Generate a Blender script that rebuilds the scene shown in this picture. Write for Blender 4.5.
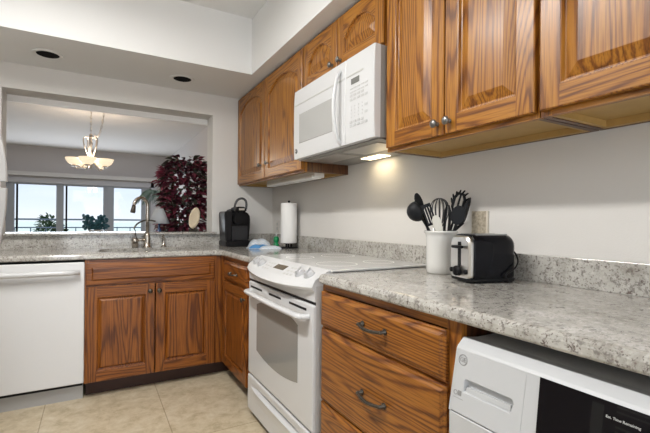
import bpy, bmesh, math, random
from mathutils import Vector, Matrix
PI = math.pi
random.seed(7)
for o in list(bpy.data.objects):
    bpy.data.objects.remove(o, do_unlink=True)
SC = bpy.context.scene
COL = SC.collection

# ------------------------------------------------------------------ camera, world, light, exposure
EYE = 1.131
YAW, ROLL = 0.5159, 0.0088
cd = bpy.data.cameras.new('camera'); cam = bpy.data.objects.new('camera', cd); COL.objects.link(cam)
cd.sensor_width = 36.0; cd.sensor_fit = 'HORIZONTAL'; cd.lens = 406.97 / 650 * 36; cd.shift_y = 4.63 / 650
cd.clip_start = 0.02; cd.clip_end = 2000
fw = Vector((math.sin(YAW), math.cos(YAW), 0)); r0 = Vector((math.cos(YAW), -math.sin(YAW), 0)); u0 = Vector((0, 0, 1))
cr = r0 * math.cos(ROLL) + u0 * math.sin(ROLL); cu = -r0 * math.sin(ROLL) + u0 * math.cos(ROLL)
M4 = Matrix.Identity(4)
for i in range(3):
    M4[i][0] = cr[i]; M4[i][1] = cu[i]; M4[i][2] = -fw[i]
M4[2][3] = EYE
cam.matrix_world = M4
SC.camera = cam

world = bpy.data.worlds.new('sky'); SC.world = world; world.use_nodes = True
wn, wl = world.node_tree.nodes, world.node_tree.links
wn.clear()
wo = wn.new('ShaderNodeOutputWorld'); bg = wn.new('ShaderNodeBackground')
tc = wn.new('ShaderNodeTexCoord'); sp = wn.new('ShaderNodeSeparateXYZ'); rp = wn.new('ShaderNodeValToRGB')
wl.new(tc.outputs['Generated'], sp.inputs[0]); wl.new(sp.outputs['Z'], rp.inputs[0])
e = rp.color_ramp.elements
e[0].position = 0.0; e[0].color = (0.86, 0.90, 0.98, 1)
e[1].position = 0.5; e[1].color = (0.28, 0.45, 0.90, 1)
m_ = e.new(0.13); m_.color = (0.56, 0.71, 0.98, 1)
wnz = wn.new('ShaderNodeTexNoise'); wnz.inputs['Scale'].default_value = 3.5; wnz.inputs['Detail'].default_value = 5
wmp = wn.new('ShaderNodeMapping'); wmp.inputs['Scale'].default_value = (1, 1, 5)
wl.new(tc.outputs['Generated'], wmp.inputs[0]); wl.new(wmp.outputs[0], wnz.inputs['Vector'])
wcr = wn.new('ShaderNodeValToRGB'); wcr.color_ramp.elements[0].position = .48; wcr.color_ramp.elements[1].position = .75
wcr.color_ramp.elements[1].color = (.5, .5, .5, 1)
wl.new(wnz.outputs['Fac'], wcr.inputs[0])
wmx = wn.new('ShaderNodeMixRGB'); wmx.inputs[2].default_value = (.95, .96, 1, 1)
wl.new(wcr.outputs[0], wmx.inputs[0]); wl.new(rp.outputs[0], wmx.inputs[1]); wl.new(wmx.outputs[0], bg.inputs['Color'])
bg.inputs['Strength'].default_value = 0.78
wl.new(bg.outputs[0], wo.inputs[0])

def area_light(name, loc, rot, sx, sy, power, color):
    l = bpy.data.lights.new(name, 'AREA'); l.shape = 'RECTANGLE'; l.size = sx; l.size_y = sy; l.energy = power; l.color = color
    o = bpy.data.objects.new(name, l); o.location = loc; o.rotation_euler = rot; COL.objects.link(o)
    return o
# fluorescent tubes in the ceiling box, an added fill light behind the camera, daylight through the dining windows
area_light('ceiling_tube_light', (-0.29, 1.45, 2.515), (0, 0, 0), 0.16, 1.20, 32, (1.0, 0.985, 0.955))
area_light('added_rear_fill', (0.15, -2.32, 1.35), (PI/2, 0, 0), 2.2, 2.0, 26, (0.93, 0.965, 1.0))
area_light('dining_daylight', (-0.3, 8.9, 1.0), (-PI/2, 0, 0), 2.4, 1.5, 34, (0.86, 0.93, 1.0))

sl = bpy.data.lights.new('sun', 'SUN'); sl.energy = 1.7; sl.angle = .01; sl.color = (1, .96, .90)
so = bpy.data.objects.new('sun', sl); so.rotation_euler = Vector((-.75, .05, -.66)).to_track_quat('-Z', 'Y').to_euler(); so.location = (30, 0, 30); COL.objects.link(so)

vs = SC.view_settings
SC.display_settings.display_device = 'sRGB'
vs.view_transform = 'Standard'; vs.look = 'None'; vs.exposure = 0.66; vs.gamma = 1.0; vs.use_curve_mapping = False

# ------------------------------------------------------------------ materials
MATS = {}
def nodes(name):
    m = bpy.data.materials.new(name); m.use_nodes = True
    return m, m.node_tree.nodes, m.node_tree.links, m.node_tree.nodes['Principled BSDF']
def plain(name, col, rough=.5, metal=0, spec=.5, coat=0, noise=0.0, scale=40, bump=0.0, emit=None, estr=0, trans=0, ior=1.45, alpha=1, sheen=0):
    if name in MATS: return MATS[name]
    m, N, L, b = nodes(name)
    b.inputs['Base Color'].default_value = (*col, 1); b.inputs['Roughness'].default_value = rough
    b.inputs['Metallic'].default_value = metal; b.inputs['Specular IOR Level'].default_value = spec
    b.inputs['Coat Weight'].default_value = coat; b.inputs['Coat Roughness'].default_value = .08
    b.inputs['Transmission Weight'].default_value = trans; b.inputs['IOR'].default_value = ior; b.inputs['Alpha'].default_value = alpha
    if emit: b.inputs['Emission Color'].default_value = (*emit, 1); b.inputs['Emission Strength'].default_value = estr
    if noise or bump:
        t = N.new('ShaderNodeTexCoord'); n = N.new('ShaderNodeTexNoise'); n.inputs['Scale'].default_value = scale; n.inputs['Detail'].default_value = 4
        L.new(t.outputs['Object'], n.inputs['Vector'])
        if noise:
            h = N.new('ShaderNodeMixRGB'); h.blend_type = 'MULTIPLY'; h.inputs[0].default_value = 1
            r = N.new('ShaderNodeValToRGB'); a = 1 - noise
            r.color_ramp.elements[0].position = .3; r.color_ramp.elements[1].position = .7
            r.color_ramp.elements[0].color = (a, a, a, 1); h.inputs[1].default_value = (*col, 1)
            L.new(n.outputs['Fac'], r.inputs[0]); L.new(r.outputs[0], h.inputs[2]); L.new(h.outputs[0], b.inputs['Base Color'])
        if bump:
            bp = N.new('ShaderNodeBump'); bp.inputs['Strength'].default_value = bump; bp.inputs['Distance'].default_value = .002
            L.new(n.outputs['Fac'], bp.inputs['Height']); L.new(bp.outputs[0], b.inputs['Normal'])
    MATS[name] = m
    return m
def wood(name, axis, light, mid, dark, rough=.36, K=80.0, cross=5.0, along=.46):
    """oak: contour lines of a stretched noise (cathedral figure) plus fine pores; axis = grain direction 0 x, 1 y, 2 z"""
    if name in MATS: return MATS[name]
    m, N, L, b = nodes(name)
    t = N.new('ShaderNodeTexCoord'); oi = N.new('ShaderNodeObjectInfo')
    ml = N.new('ShaderNodeMath'); ml.operation = 'MULTIPLY'; ml.inputs[1].default_value = 37.0
    L.new(oi.outputs['Random'], ml.inputs[0])
    add = N.new('ShaderNodeVectorMath'); add.operation = 'ADD'
    L.new(t.outputs['Object'], add.inputs[0]); L.new(ml.outputs[0], add.inputs[1])
    def mp(al, cr_):
        q = N.new('ShaderNodeMapping'); s = [cr_] * 3; s[axis] = al; q.inputs['Scale'].default_value = s
        L.new(add.outputs[0], q.inputs[0]); return q
    n1 = N.new('ShaderNodeTexNoise'); n1.inputs['Scale'].default_value = 1; n1.inputs['Detail'].default_value = 1.6; n1.inputs['Roughness'].default_value = .45; n1.inputs['Distortion'].default_value = .25
    L.new(mp(along, cross).outputs[0], n1.inputs['Vector'])
    k = N.new('ShaderNodeMath'); k.operation = 'MULTIPLY'; k.inputs[1].default_value = K * 2.4; L.new(n1.outputs['Fac'], k.inputs[0])
    n2 = N.new('ShaderNodeTexNoise'); n2.inputs['Scale'].default_value = 1; n2.inputs['Detail'].default_value = 3; n2.inputs['Roughness'].default_value = .7
    L.new(mp(5, 110).outputs[0], n2.inputs['Vector'])
    k2 = N.new('ShaderNodeMath'); k2.operation = 'MULTIPLY_ADD'; k2.inputs[1].default_value = 3.0; L.new(n2.outputs['Fac'], k2.inputs[0]); L.new(k.outputs[0], k2.inputs[2])
    s = N.new('ShaderNodeMath'); s.operation = 'SINE'; L.new(k2.outputs[0], s.inputs[0])
    r = N.new('ShaderNodeValToRGB'); el = r.color_ramp.elements
    el[0].position = .0; el[0].color = (*dark, 1); el[1].position = .80; el[1].color = (*light, 1)
    q = el.new(.26); q.color = (*mid, 1)
    mr = N.new('ShaderNodeMapRange'); mr.inputs[1].default_value = -1; mr.inputs[2].default_value = 1
    L.new(s.outputs[0], mr.inputs[0]); L.new(mr.outputs[0], r.inputs[0])
    n3 = N.new('ShaderNodeTexNoise'); n3.inputs['Scale'].default_value = 1; n3.inputs['Detail'].default_value = 2
    L.new(mp(7, 230).outputs[0], n3.inputs['Vector'])
    r3 = N.new('ShaderNodeValToRGB'); r3.color_ramp.elements[0].position = .34; r3.color_ramp.elements[1].position = .54
    r3.color_ramp.elements[0].color = (.42, .35, .28, 1)
    L.new(n3.outputs['Fac'], r3.inputs[0])
    mx = N.new('ShaderNodeMixRGB'); mx.blend_type = 'MULTIPLY'; mx.inputs[0].default_value = .7
    L.new(r.outputs[0], mx.inputs[1]); L.new(r3.outputs[0], mx.inputs[2]); L.new(mx.outputs[0], b.inputs['Base Color'])
    b.inputs['Roughness'].default_value = rough; b.inputs['Specular IOR Level'].default_value = .4; b.inputs['Coat Weight'].default_value = .15; b.inputs['Coat Roughness'].default_value = .2
    bp = N.new('ShaderNodeBump'); bp.inputs['Strength'].default_value = .12; bp.inputs['Distance'].default_value = .001
    L.new(n3.outputs['Fac'], bp.inputs['Height']); L.new(bp.outputs[0], b.inputs['Normal'])
    MATS[name] = m
    return m
def granite():
    if 'granite' in MATS: return MATS['granite']
    m, N, L, b = nodes('granite')
    t = N.new('ShaderNodeTexCoord')
    def nz(sc, det=4, ro=.6, dist=0):
        n = N.new('ShaderNodeTexNoise'); n.inputs['Scale'].default_value = sc; n.inputs['Detail'].default_value = det; n.inputs['Roughness'].default_value = ro; n.inputs['Distortion'].default_value = dist
        L.new(t.outputs['Object'], n.inputs['Vector']); return n
    def ramp(n, stops, out='Fac'):
        r = N.new('ShaderNodeValToRGB'); el = r.color_ramp.elements
        el[0].position, el[0].color = stops[0][0], (*stops[0][1], 1); el[1].position, el[1].color = stops[-1][0], (*stops[-1][1], 1)
        for p, c in stops[1:-1]:
            x = el.new(p); x.color = (*c, 1)
        L.new(n.outputs[out], r.inputs[0]); return r
    def mix(f, a, c):
        x = N.new('ShaderNodeMixRGB'); L.new(f.outputs[0], x.inputs[0]); L.new(a.outputs[0], x.inputs[1])
        if isinstance(c, tuple): x.inputs[2].default_value = (*c, 1)
        else: L.new(c.outputs[0], x.inputs[2])
        return x
    W0, B1 = (0, 0, 0), (1, 1, 1)
    base = ramp(nz(11, 6, .65, .6), [(.30, (.27, .25, .22)), (.43, (.39, .375, .34)), (.56, (.47, .455, .42)), (.75, (.56, .545, .51))])
    c1 = mix(ramp(nz(62, 4, .65, .3), [(.53, W0), (.63, (.8,) * 3)]), base, (.18, .165, .15))
    c2 = mix(ramp(nz(70, 3, .5), [(.58, W0), (.66, (.4,) * 3)]), c1, (.66, .645, .61))
    c3 = mix(ramp(nz(58, 5, .72, .4), [(.585, W0), (.65, (.95,) * 3)]), c2, (.12, .092, .08))
    v = N.new('ShaderNodeTexVoronoi'); v.inputs['Scale'].default_value = 85; L.new(t.outputs['Object'], v.inputs['Vector'])
    c4 = mix(ramp(v, [(.10, (.9,) * 3), (.22, W0)], 'Distance'), c3, (.20, .16, .145))
    v2 = N.new('ShaderNodeTexNoise'); v2.inputs['Scale'].default_value = 130; v2.inputs['Detail'].default_value = 2; L.new(t.outputs['Object'], v2.inputs['Vector'])
    c5 = mix(ramp(v2, [(.62, W0), (.70, (.8,) * 3)]), c4, (.12, .10, .09))
    L.new(c5.outputs[0], b.inputs['Base Color'])
    b.inputs['Roughness'].default_value = .16; b.inputs['Coat Weight'].default_value = .3; b.inputs['Coat Roughness'].default_value = .06
    MATS['granite'] = m
    return m
def tile():
    m, N, L, b = nodes('floor_tile')
    t = N.new('ShaderNodeTexCoord'); mp = N.new('ShaderNodeMapping'); mp.inputs['Location'].default_value = (-.37, -.02, 0)
    L.new(t.outputs['Object'], mp.inputs[0])
    br = N.new('ShaderNodeTexBrick'); br.offset = 0; br.inputs['Scale'].default_value = 1; br.inputs['Mortar Size'].default_value = .0028; br.inputs['Brick Width'].default_value = .62; br.inputs['Row Height'].default_value = 1.08
    br.inputs['Color1'].default_value = (1, 1, 1, 1); br.inputs['Color2'].default_value = (.95, .95, .95, 1); br.inputs['Mortar'].default_value = (.62, .58, .52, 1); br.inputs['Mortar Smooth'].default_value = .1
    L.new(mp.outputs[0], br.inputs['Vector'])
    n = N.new('ShaderNodeTexNoise'); n.inputs['Scale'].default_value = 11; n.inputs['Detail'].default_value = 12; n.inputs['Roughness'].default_value = .74; n.inputs['Distortion'].default_value = .25
    L.new(t.outputs['Object'], n.inputs['Vector'])
    r = N.new('ShaderNodeValToRGB'); el = r.color_ramp.elements
    el[0].position = .30; el[0].color = (.36, .29, .18, 1); el[1].position = .70; el[1].color = (.66, .59, .46, 1)
    q = el.new(.5); q.color = (.55, .46, .32, 1)
    L.new(n.outputs['Fac'], r.inputs[0])
    mx = N.new('ShaderNodeMixRGB'); mx.blend_type = 'MULTIPLY'; mx.inputs[0].default_value = 1
    L.new(r.outputs[0], mx.inputs[1]); L.new(br.outputs['Color'], mx.inputs[2]); L.new(mx.outputs[0], b.inputs['Base Color'])
    b.inputs['Roughness'].default_value = .42
    return m
def glass_pane():
    m = bpy.data.materials.new('window_glass'); m.use_nodes = True
    N, L = m.node_tree.nodes, m.node_tree.links; N.clear()
    o = N.new('ShaderNodeOutputMaterial'); x = N.new('ShaderNodeMixShader'); a = N.new('ShaderNodeBsdfTransparent'); g = N.new('ShaderNodeBsdfGlossy')
    g.inputs['Roughness'].default_value = .02; a.inputs[0].default_value = (.96, .98, .98, 1); x.inputs[0].default_value = .02
    L.new(a.outputs[0], x.inputs[1]); L.new(g.outputs[0], x.inputs[2]); L.new(x.outputs[0], o.inputs[0])
    return m

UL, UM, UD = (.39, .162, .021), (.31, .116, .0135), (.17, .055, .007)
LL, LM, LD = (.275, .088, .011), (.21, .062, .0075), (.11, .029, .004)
WUV, WUY = wood('oak_upper_upright', 2, UL, UM, UD), wood('oak_upper_level', 1, UL, UM, UD)
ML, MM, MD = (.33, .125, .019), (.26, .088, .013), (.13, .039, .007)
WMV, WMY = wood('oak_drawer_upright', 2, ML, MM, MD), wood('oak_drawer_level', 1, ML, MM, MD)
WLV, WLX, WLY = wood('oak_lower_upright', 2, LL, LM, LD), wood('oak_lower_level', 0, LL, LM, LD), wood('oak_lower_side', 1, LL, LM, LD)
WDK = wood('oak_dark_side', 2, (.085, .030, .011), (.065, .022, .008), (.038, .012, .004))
WSD = wood('oak_shaded_side', 2, (.125, .046, .015), (.10, .034, .011), (.06, .019, .006))  # darker copy of the oak: shade on wall cabinet sides put into the colour
BIRCH = plain('birch_underside', (.48, .30, .10), .5, noise=.12, scale=18)
GR = granite()
WALL = plain('wall_paint', (.69, .672, .645), .75, spec=.25, bump=.25, scale=180)
CEIL = plain('ceiling_paint', (.78, .78, .77), .8, spec=.2, bump=.2, scale=150)
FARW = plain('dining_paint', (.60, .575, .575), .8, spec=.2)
TRIM = plain('trim_white', (.74, .74, .74), .5)
WHITE = plain('appliance_white', (.60, .605, .61), .28, coat=.2)
WHITE2 = plain('washer_white', (.52, .53, .54), .35, coat=.1)
DWW = plain('dishwasher_white', (.72, .725, .73), .3, coat=.15)
OFFW = plain('off_white_plastic', (.70, .69, .67), .35)
LGREY = plain('button_grey', (.52, .52, .50), .5)
GREY = plain('grey_metal', (.45, .44, .42), .4, metal=.3)
DGREY = plain('dark_grey', (.13, .13, .13), .45)
BLACK = plain('gloss_black', (.005, .005, .007), .12, spec=.2)
BLACKM = plain('matte_black', (.009, .009, .010), .45, spec=.22)
NYLON = plain('black_nylon', (.012, .013, .015), .5, spec=.22)
STEEL = plain('brushed_steel', (.66, .64, .60), .30, metal=1)
NICKEL = plain('brushed_nickel', (.50, .46, .41), .27, metal=1)
BRONZE = plain('dark_bronze', (.085, .075, .062), .35, metal=.75)
PEWTER = plain('pewter', (.20, .195, .185), .33, metal=.85)
DKGLASS = plain('oven_glass', (.27, .265, .25), .12, coat=.2)
MWGLASS = plain('microwave_glass', (.42, .42, .41), .18, coat=.4)
COOK = plain('cooktop_glass', (.62, .62, .61), .16, coat=.2, noise=.06, scale=300)
PAPER = plain('paper_towel', (.86, .855, .84), .9, spec=.1, bump=.6, scale=120)
CERAM = plain('white_ceramic', (.72, .715, .69), .25, coat=.3)
GREEN = plain('green_plastic', (.0, .22, .07), .3, coat=.3)
BLUE = plain('blue_print', (.10, .30, .60), .4)
def film():
    m, N, L, b = nodes('white_film'); t = N.new('ShaderNodeTexCoord'); w = N.new('ShaderNodeTexWave'); w.inputs['Scale'].default_value = 24; w.inputs['Distortion'].default_value = 1.2; w.bands_direction = 'DIAGONAL'
    r = N.new('ShaderNodeValToRGB'); r.color_ramp.elements[0].position = .12; r.color_ramp.elements[0].color = (.42, .53, .66, 1); r.color_ramp.elements[1].position = .34; r.color_ramp.elements[1].color = (.66, .68, .70, 1)
    L.new(t.outputs['Object'], w.inputs['Vector']); L.new(w.outputs['Fac'], r.inputs[0]); L.new(r.outputs[0], b.inputs['Base Color']); b.inputs['Roughness'].default_value = .35
    return m
PACK = film()
CREAM = plain('cream_plastic', (.72, .70, .62), .4)
LGLASS = glass_pane()
LAMPGL = plain('lit_alabaster', (.9, .82, .68), .4, emit=(1.0, .80, .55), estr=.55)
TUBE = plain('lit_diffuser', (.9, .9, .88), .5, emit=(1, .96, .9), estr=3.0)
MWLAMP = plain('lit_lens', (.9, .85, .7), .4, emit=(1, .82, .5), estr=4)
LEAFR, LEAFP, LEAFG = plain('leaf_burgundy', (.12, .026, .045), .4, noise=.3, scale=14), plain('leaf_crimson', (.34, .07, .11), .42, noise=.3, scale=14), plain('leaf_dark_green', (.085, .085, .06), .4)
PALMG, JADE = plain('palm_green', (.20, .30, .26), .6), plain('jade_green', (.03, .12, .15), .5)
TREEG = plain('tree_green', (.045, .10, .025), .7, noise=.4, scale=3)
BARK = plain('bark', (.12, .08, .05), .9)
SHADE = plain('lamp_linen', (.62, .65, .68), .8)
LBLUE = plain('lamp_blue', (.05, .10, .25), .2, coat=.4)
PANELB = plain('washer_display', (.006, .005, .006), .16, spec=.22)
PANELG = plain('washer_display_grille', (.012, .0115, .0115), .25, spec=.3)
PRINT = plain('printed_white', (.62, .62, .62), .6)
PRINTG = plain('printed_grey', (.25, .25, .25), .6)
FRIDGE = plain('fridge_white', (.47, .465, .455), .6, spec=.3)
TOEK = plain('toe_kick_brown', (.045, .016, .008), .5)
TOEG = plain('toe_panel_grey', (.42, .42, .42), .35, metal=.2)

# ------------------------------------------------------------------ mesh helpers
def nb(): return bmesh.new()
def merge(bm, t, mat=0, M=None):
    if M is not None: bmesh.ops.transform(t, matrix=M, verts=t.verts)
    mp = {v: bm.verts.new(v.co) for v in t.verts}
    for f in t.faces:
        try:
            g = bm.faces.new([mp[v] for v in f.verts]); g.material_index = mat if mat is not None else f.material_index; g.smooth = f.smooth
        except ValueError: pass
    t.free()
def box(bm, x0, x1, y0, y1, z0, z1, mat=0, bev=0, seg=2, M=None):
    t = bmesh.new(); bmesh.ops.create_cube(t, size=1)
    for v in t.verts: v.co = Vector(((x0 + x1) / 2 + v.co.x * (x1 - x0), (y0 + y1) / 2 + v.co.y * (y1 - y0), (z0 + z1) / 2 + v.co.z * (z1 - z0)))
    if bev: bmesh.ops.bevel(t, geom=t.edges[:], offset=bev, segments=seg, affect='EDGES', profile=.5)
    merge(bm, t, mat, M)
def loft(bm, loops, cap0=True, cap1=True, mat=0, smooth=False, closed=True, wrap=False):
    R = [[bm.verts.new(p) for p in l] for l in loops]
    n = len(R[0])
    pairs = list(zip(R, R[1:])) + ([(R[-1], R[0])] if wrap else [])
    for a, b in pairs:
        for i in range(n if closed else n - 1):
            j = (i + 1) % n
            try:
                f = bm.faces.new((a[i], a[j], b[j], b[i])); f.material_index = mat; f.smooth = smooth
            except ValueError: pass
    if closed and not wrap:
        if cap0:
            f = bm.faces.new(R[0][::-1]); f.material_index = mat
        if cap1:
            f = bm.faces.new(R[-1]); f.material_index = mat
    return R
def lathe(bm, prof, c=(0, 0, 0), seg=28, mat=0, M=None, smooth=True):
    t = bmesh.new()
    loops = [[Vector((max(r, 1e-5) * math.cos(2 * PI * i / seg), max(r, 1e-5) * math.sin(2 * PI * i / seg), z)) for i in range(seg)] for r, z in prof]
    loft(t, loops, smooth=smooth)
    MM_ = Matrix.Translation(Vector(c))
    if M is not None: MM_ = MM_ @ M
    merge(bm, t, mat, MM_)
def cyl(bm, p0, p1, ra, rb=None, seg=20, mat=0, smooth=True):
    p0, p1 = Vector(p0), Vector(p1); rb = ra if rb is None else rb
    tube(bm, [p0, p1], [ra, rb], seg, mat, smooth)
def tube(bm, pts, r, seg=10, mat=0, smooth=True, flat=1.0):
    pts = [Vector(p) for p in pts]; n = len(pts)
    R_ = r if isinstance(r, (list, tuple)) else [r] * n
    loops = []; prev = None
    for i, p in enumerate(pts):
        d = (pts[min(i + 1, n - 1)] - pts[max(i - 1, 0)]).normalized()
        if prev is None:
            ref = Vector((0, 0, 1)) if abs(d.z) < .9 else Vector((1, 0, 0))
            a = d.cross(ref).normalized()
        else:
            a = (prev - d * prev.dot(d)).normalized()
        prev = a; b = d.cross(a)
        loops.append([p + (a * math.cos(2 * PI * k / seg) + b * math.sin(2 * PI * k / seg) * flat) * R_[i] for k in range(seg)])
    loft(bm, loops, mat=mat, smooth=smooth)
def ellipsoid(bm, c, rx, ry, rz, mat=0, M=None, u=20, v=12):
    t = bmesh.new(); bmesh.ops.create_uvsphere(t, u_segments=u, v_segments=v, radius=1)
    for f in t.faces: f.smooth = True
    bmesh.ops.scale(t, vec=(rx, ry, rz), verts=t.verts)
    MM_ = Matrix.Translation(Vector(c))
    if M is not None: MM_ = MM_ @ M
    merge(bm, t, mat, MM_)
def prism(bm, poly, fn, d0, d1, mat=0, bev=0):
    """extrude the 2-D polygon along d; fn(u, v, d) -> point"""
    t = bmesh.new()
    loft(t, [[fn(u, v, d0) for u, v in poly], [fn(u, v, d1) for u, v in poly]])
    bmesh.ops.recalc_face_normals(t, faces=t.faces[:])
    if bev: bmesh.ops.bevel(t, geom=t.edges[:], offset=bev, segments=2, affect='EDGES')
    merge(bm, t, mat)
def bez(p, n=14):
    """Catmull-Rom through the points"""
    P = [Vector(q) for q in p]; P = [P[0] * 2 - P[1]] + P + [P[-1] * 2 - P[-2]]; out = []
    for i in range(1, len(P) - 2):
        for k in range(n):
            t = k / n
            out.append(.5 * ((2 * P[i]) + (-P[i-1] + P[i+1]) * t + (2*P[i-1] - 5*P[i] + 4*P[i+1] - P[i+2]) * t*t + (-P[i-1] + 3*P[i] - 3*P[i+1] + P[i+2]) * t**3))
    out.append(P[-2]); return out
def inset(poly, d):
    """move a counter-clockwise outline inwards by d"""
    n = len(poly); out = []
    for i in range(n):
        a, b, c = Vector(poly[i-1]), Vector(poly[i]), Vector(poly[(i+1) % n])
        e1, e2 = (b - a).normalized(), (c - b).normalized()
        n1, n2 = Vector((-e1.y, e1.x)), Vector((-e2.y, e2.x))
        k = max(.35, 1 + n1.dot(n2)); q = b + (n1 + n2) * (d / k)
        out.append((q.x, q.y))
    return out
def root_loc(o):
    l = Vector((0, 0, 0))
    while o is not None:
        l += o.location; o = o.parent
    return l
def obj(name, bm, mats, parent=None, world=True, normals=True):
    """link a bmesh as ONE object; world=True: the vertices are world coordinates"""
    if normals: bmesh.ops.recalc_face_normals(bm, faces=bm.faces[:])
    if parent is not None and world:
        l = root_loc(parent)
        for v in bm.verts: v.co -= l
    me = bpy.data.meshes.new(name); bm.to_mesh(me); bm.free()
    for m in (mats if isinstance(mats, (list, tuple)) else [mats]): me.materials.append(m)
    o = bpy.data.objects.new(name, me); COL.objects.link(o)
    if parent is not None: o.parent = parent
    return o
def tag(o, label, cat, group=None):
    o['label'] = label; o['category'] = cat
    if group: o['group'] = group
    return o
def thing(name, label, cat, loc=(0, 0, 0), rotz=0, group=None):
    o = bpy.data.objects.new(name, None); o.empty_display_size = .1; o.location = loc; o.rotation_euler = (0, 0, rotz); COL.objects.link(o)
    return tag(o, label, cat, group)
def struct(name, bm, mats, parent=None):
    o = obj(name, bm, mats, parent)
    if parent is None: o['kind'] = 'structure'
    return o
def bobj(name, dims, mat, parent=None, bev=0, seg=2):
    b = nb(); box(b, *dims, bev=bev, seg=seg); return obj(name, b, mat, parent)
def text(name, s, size, M, mat, parent, depth=.0003, world=True):
    c = bpy.data.curves.new(name, 'FONT'); c.body = s; c.size = size; c.extrude = depth; c.align_x = 'CENTER'; c.align_y = 'CENTER'
    t = bpy.data.objects.new(name, c); COL.objects.link(t)
    dg = bpy.context.evaluated_depsgraph_get(); me = bpy.data.meshes.new_from_object(t.evaluated_get(dg))
    bpy.data.objects.remove(t, do_unlink=True); bpy.data.curves.remove(c)
    MM_ = M.copy()
    if world: MM_ = Matrix.Translation(-root_loc(parent)) @ MM_
    me.transform(MM_); me.materials.clear(); me.materials.append(mat)
    o = bpy.data.objects.new(name, me); COL.objects.link(o); o.parent = parent
    return o
def frameM(o, u, v):
    u, v = Vector(u).normalized(), Vector(v).normalized(); w = u.cross(v)
    M = Matrix.Identity(4)
    for i in range(3): M[i][0], M[i][1], M[i][2], M[i][3] = u[i], v[i], w[i], o[i]
    return M

# ------------------------------------------------------------------ structure
XR, YB = 1.44, 3.53
ZS, ZC = 2.21, 2.62
OX0, OX1, OZ0, OZ1, YF = -.56, .883, 1.011, 2.035, 3.72
b = nb(); box(b, -3.4, XR + .12, -2.6, 9.3, -.06, 0); struct('floor', b, tile())
b = nb(); box(b, XR, XR + .12, -2.5, YB, 0, ZC); struct('wall_right', b, WALL)
b = nb()
box(b, -1.6, OX0, YB, YF, 0, ZC); box(b, OX1, XR + .12, YB, YF, 0, ZC); box(b, OX0, OX1, YB, YF, 0, OZ0); box(b, OX0, OX1, YB, YF, OZ1, ZC)
struct('wall_back', b, WALL)
b = nb(); box(b, -1.6, XR, YF + .0005, YF + .03, 1.990, 2.44); struct('trim_1', b, plain('header_trim_white', (.88, .87, .86), .6))
b = nb(); box(b, -1.32, -1.2, -2.5, YB, 0, ZC); struct('wall_left', b, WALL)
b = nb()
box(b, -1.2, -.95, -2.5, -2.38, 0, ZC); box(b, 1.25, XR, -2.5, -2.38, 0, ZC); box(b, -.95, 1.25, -2.5, -2.38, 2.36, ZC); box(b, -.95, 1.25, -2.5, -2.38, 0, .34)
struct('wall_rear', b, WALL)
b = nb()
for x0, x1 in ((-.95, -.89), (.12, .18), (1.19, 1.25)): box(b, x0, x1, -2.47, -2.41, .34, 2.36)
box(b, -.95, 1.25, -2.47, -2.41, .34, .40); box(b, -.95, 1.25, -2.47, -2.41, 2.30, 2.36)
w = struct('window_1', b, TRIM)  # unseen window, added behind the camera to go with the fill light
bobj('pane', (-.89, .12, -2.445, -2.44, .40, 2.30), LGLASS, w); bobj('pane', (.18, 1.19, -2.445, -2.44, .40, 2.30), LGLASS, w)
b = nb(); box(b, -1.32, XR + .12, -2.5, YF, ZC, ZC + .08); struct('ceiling', b, CEIL)
b = nb(); box(b, -1.2, XR, 2.89, YB, ZS, ZC); box(b, 1.005, XR, -2.38, 2.89, ZS, ZC); struct('soffit', b, CEIL)
# dining room beyond the pass-through
XD, YD, ZD = 1.36, 9.0, 2.44
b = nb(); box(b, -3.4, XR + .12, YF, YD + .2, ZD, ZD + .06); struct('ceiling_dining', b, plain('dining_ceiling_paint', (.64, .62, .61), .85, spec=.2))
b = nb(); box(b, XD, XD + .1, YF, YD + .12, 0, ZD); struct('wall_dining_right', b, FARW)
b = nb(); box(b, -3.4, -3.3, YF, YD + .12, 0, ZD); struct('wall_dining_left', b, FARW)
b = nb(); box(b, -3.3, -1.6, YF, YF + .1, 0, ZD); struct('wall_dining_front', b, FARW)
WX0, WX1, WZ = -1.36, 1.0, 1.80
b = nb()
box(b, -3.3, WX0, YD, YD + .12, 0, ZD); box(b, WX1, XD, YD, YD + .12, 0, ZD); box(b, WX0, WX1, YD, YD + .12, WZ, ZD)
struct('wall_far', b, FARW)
b = nb(); box(b, -3.3, XD, YD - .10, YD, 1.90, 1.97); struct('trim_2', b, plain('cornice_grey', (.72, .71, .70), .7))
b = nb(); box(b, -1.42, 1.06, YD - .03, YD, 1.78, 1.87); box(b, -1.44, WX0, YD - .03, YD, 0, 1.87); box(b, WX1, 1.1, YD - .03, YD, 0, 1.87)
struct('trim_3', b, plain('casing_grey', (.58, .59, .63), .6))
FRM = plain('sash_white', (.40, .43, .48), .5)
wins = [(-1.28, -.615, -1.215, True), (-.56, .15, -.47, True), (.33, .86, None, False)]
sashes = [[(-1.36, -1.24), (-.615, -.51)], [(-.51, -.50), (.15, .22)], [(.22, .335), (.83, 1.0)]]
for i, ((x0, x1, bl, scr), sh) in enumerate(zip(wins, sashes)):
    b = nb()
    for q in sh: box(b, q[0], q[1], YD + .02, YD + .08, 0, WZ, bev=.004)
    a0, a1 = sh[0][1], sh[1][0]
    box(b, a0, a1, YD + .02, YD + .08, WZ - .05, WZ); box(b, a0, a1, YD + .02, YD + .08, 0, .08)
    w = struct('window_%d' % (i + 2), b, FRM)
    bobj('pane', (a0, a1, YD + .048, YD + .052, .08, WZ - .05), LGLASS, w)
    if scr: bobj('screen_edge', (bl, bl + .03, YD + .025, YD + .04, .08, WZ - .05), BLACKM, w)
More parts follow.
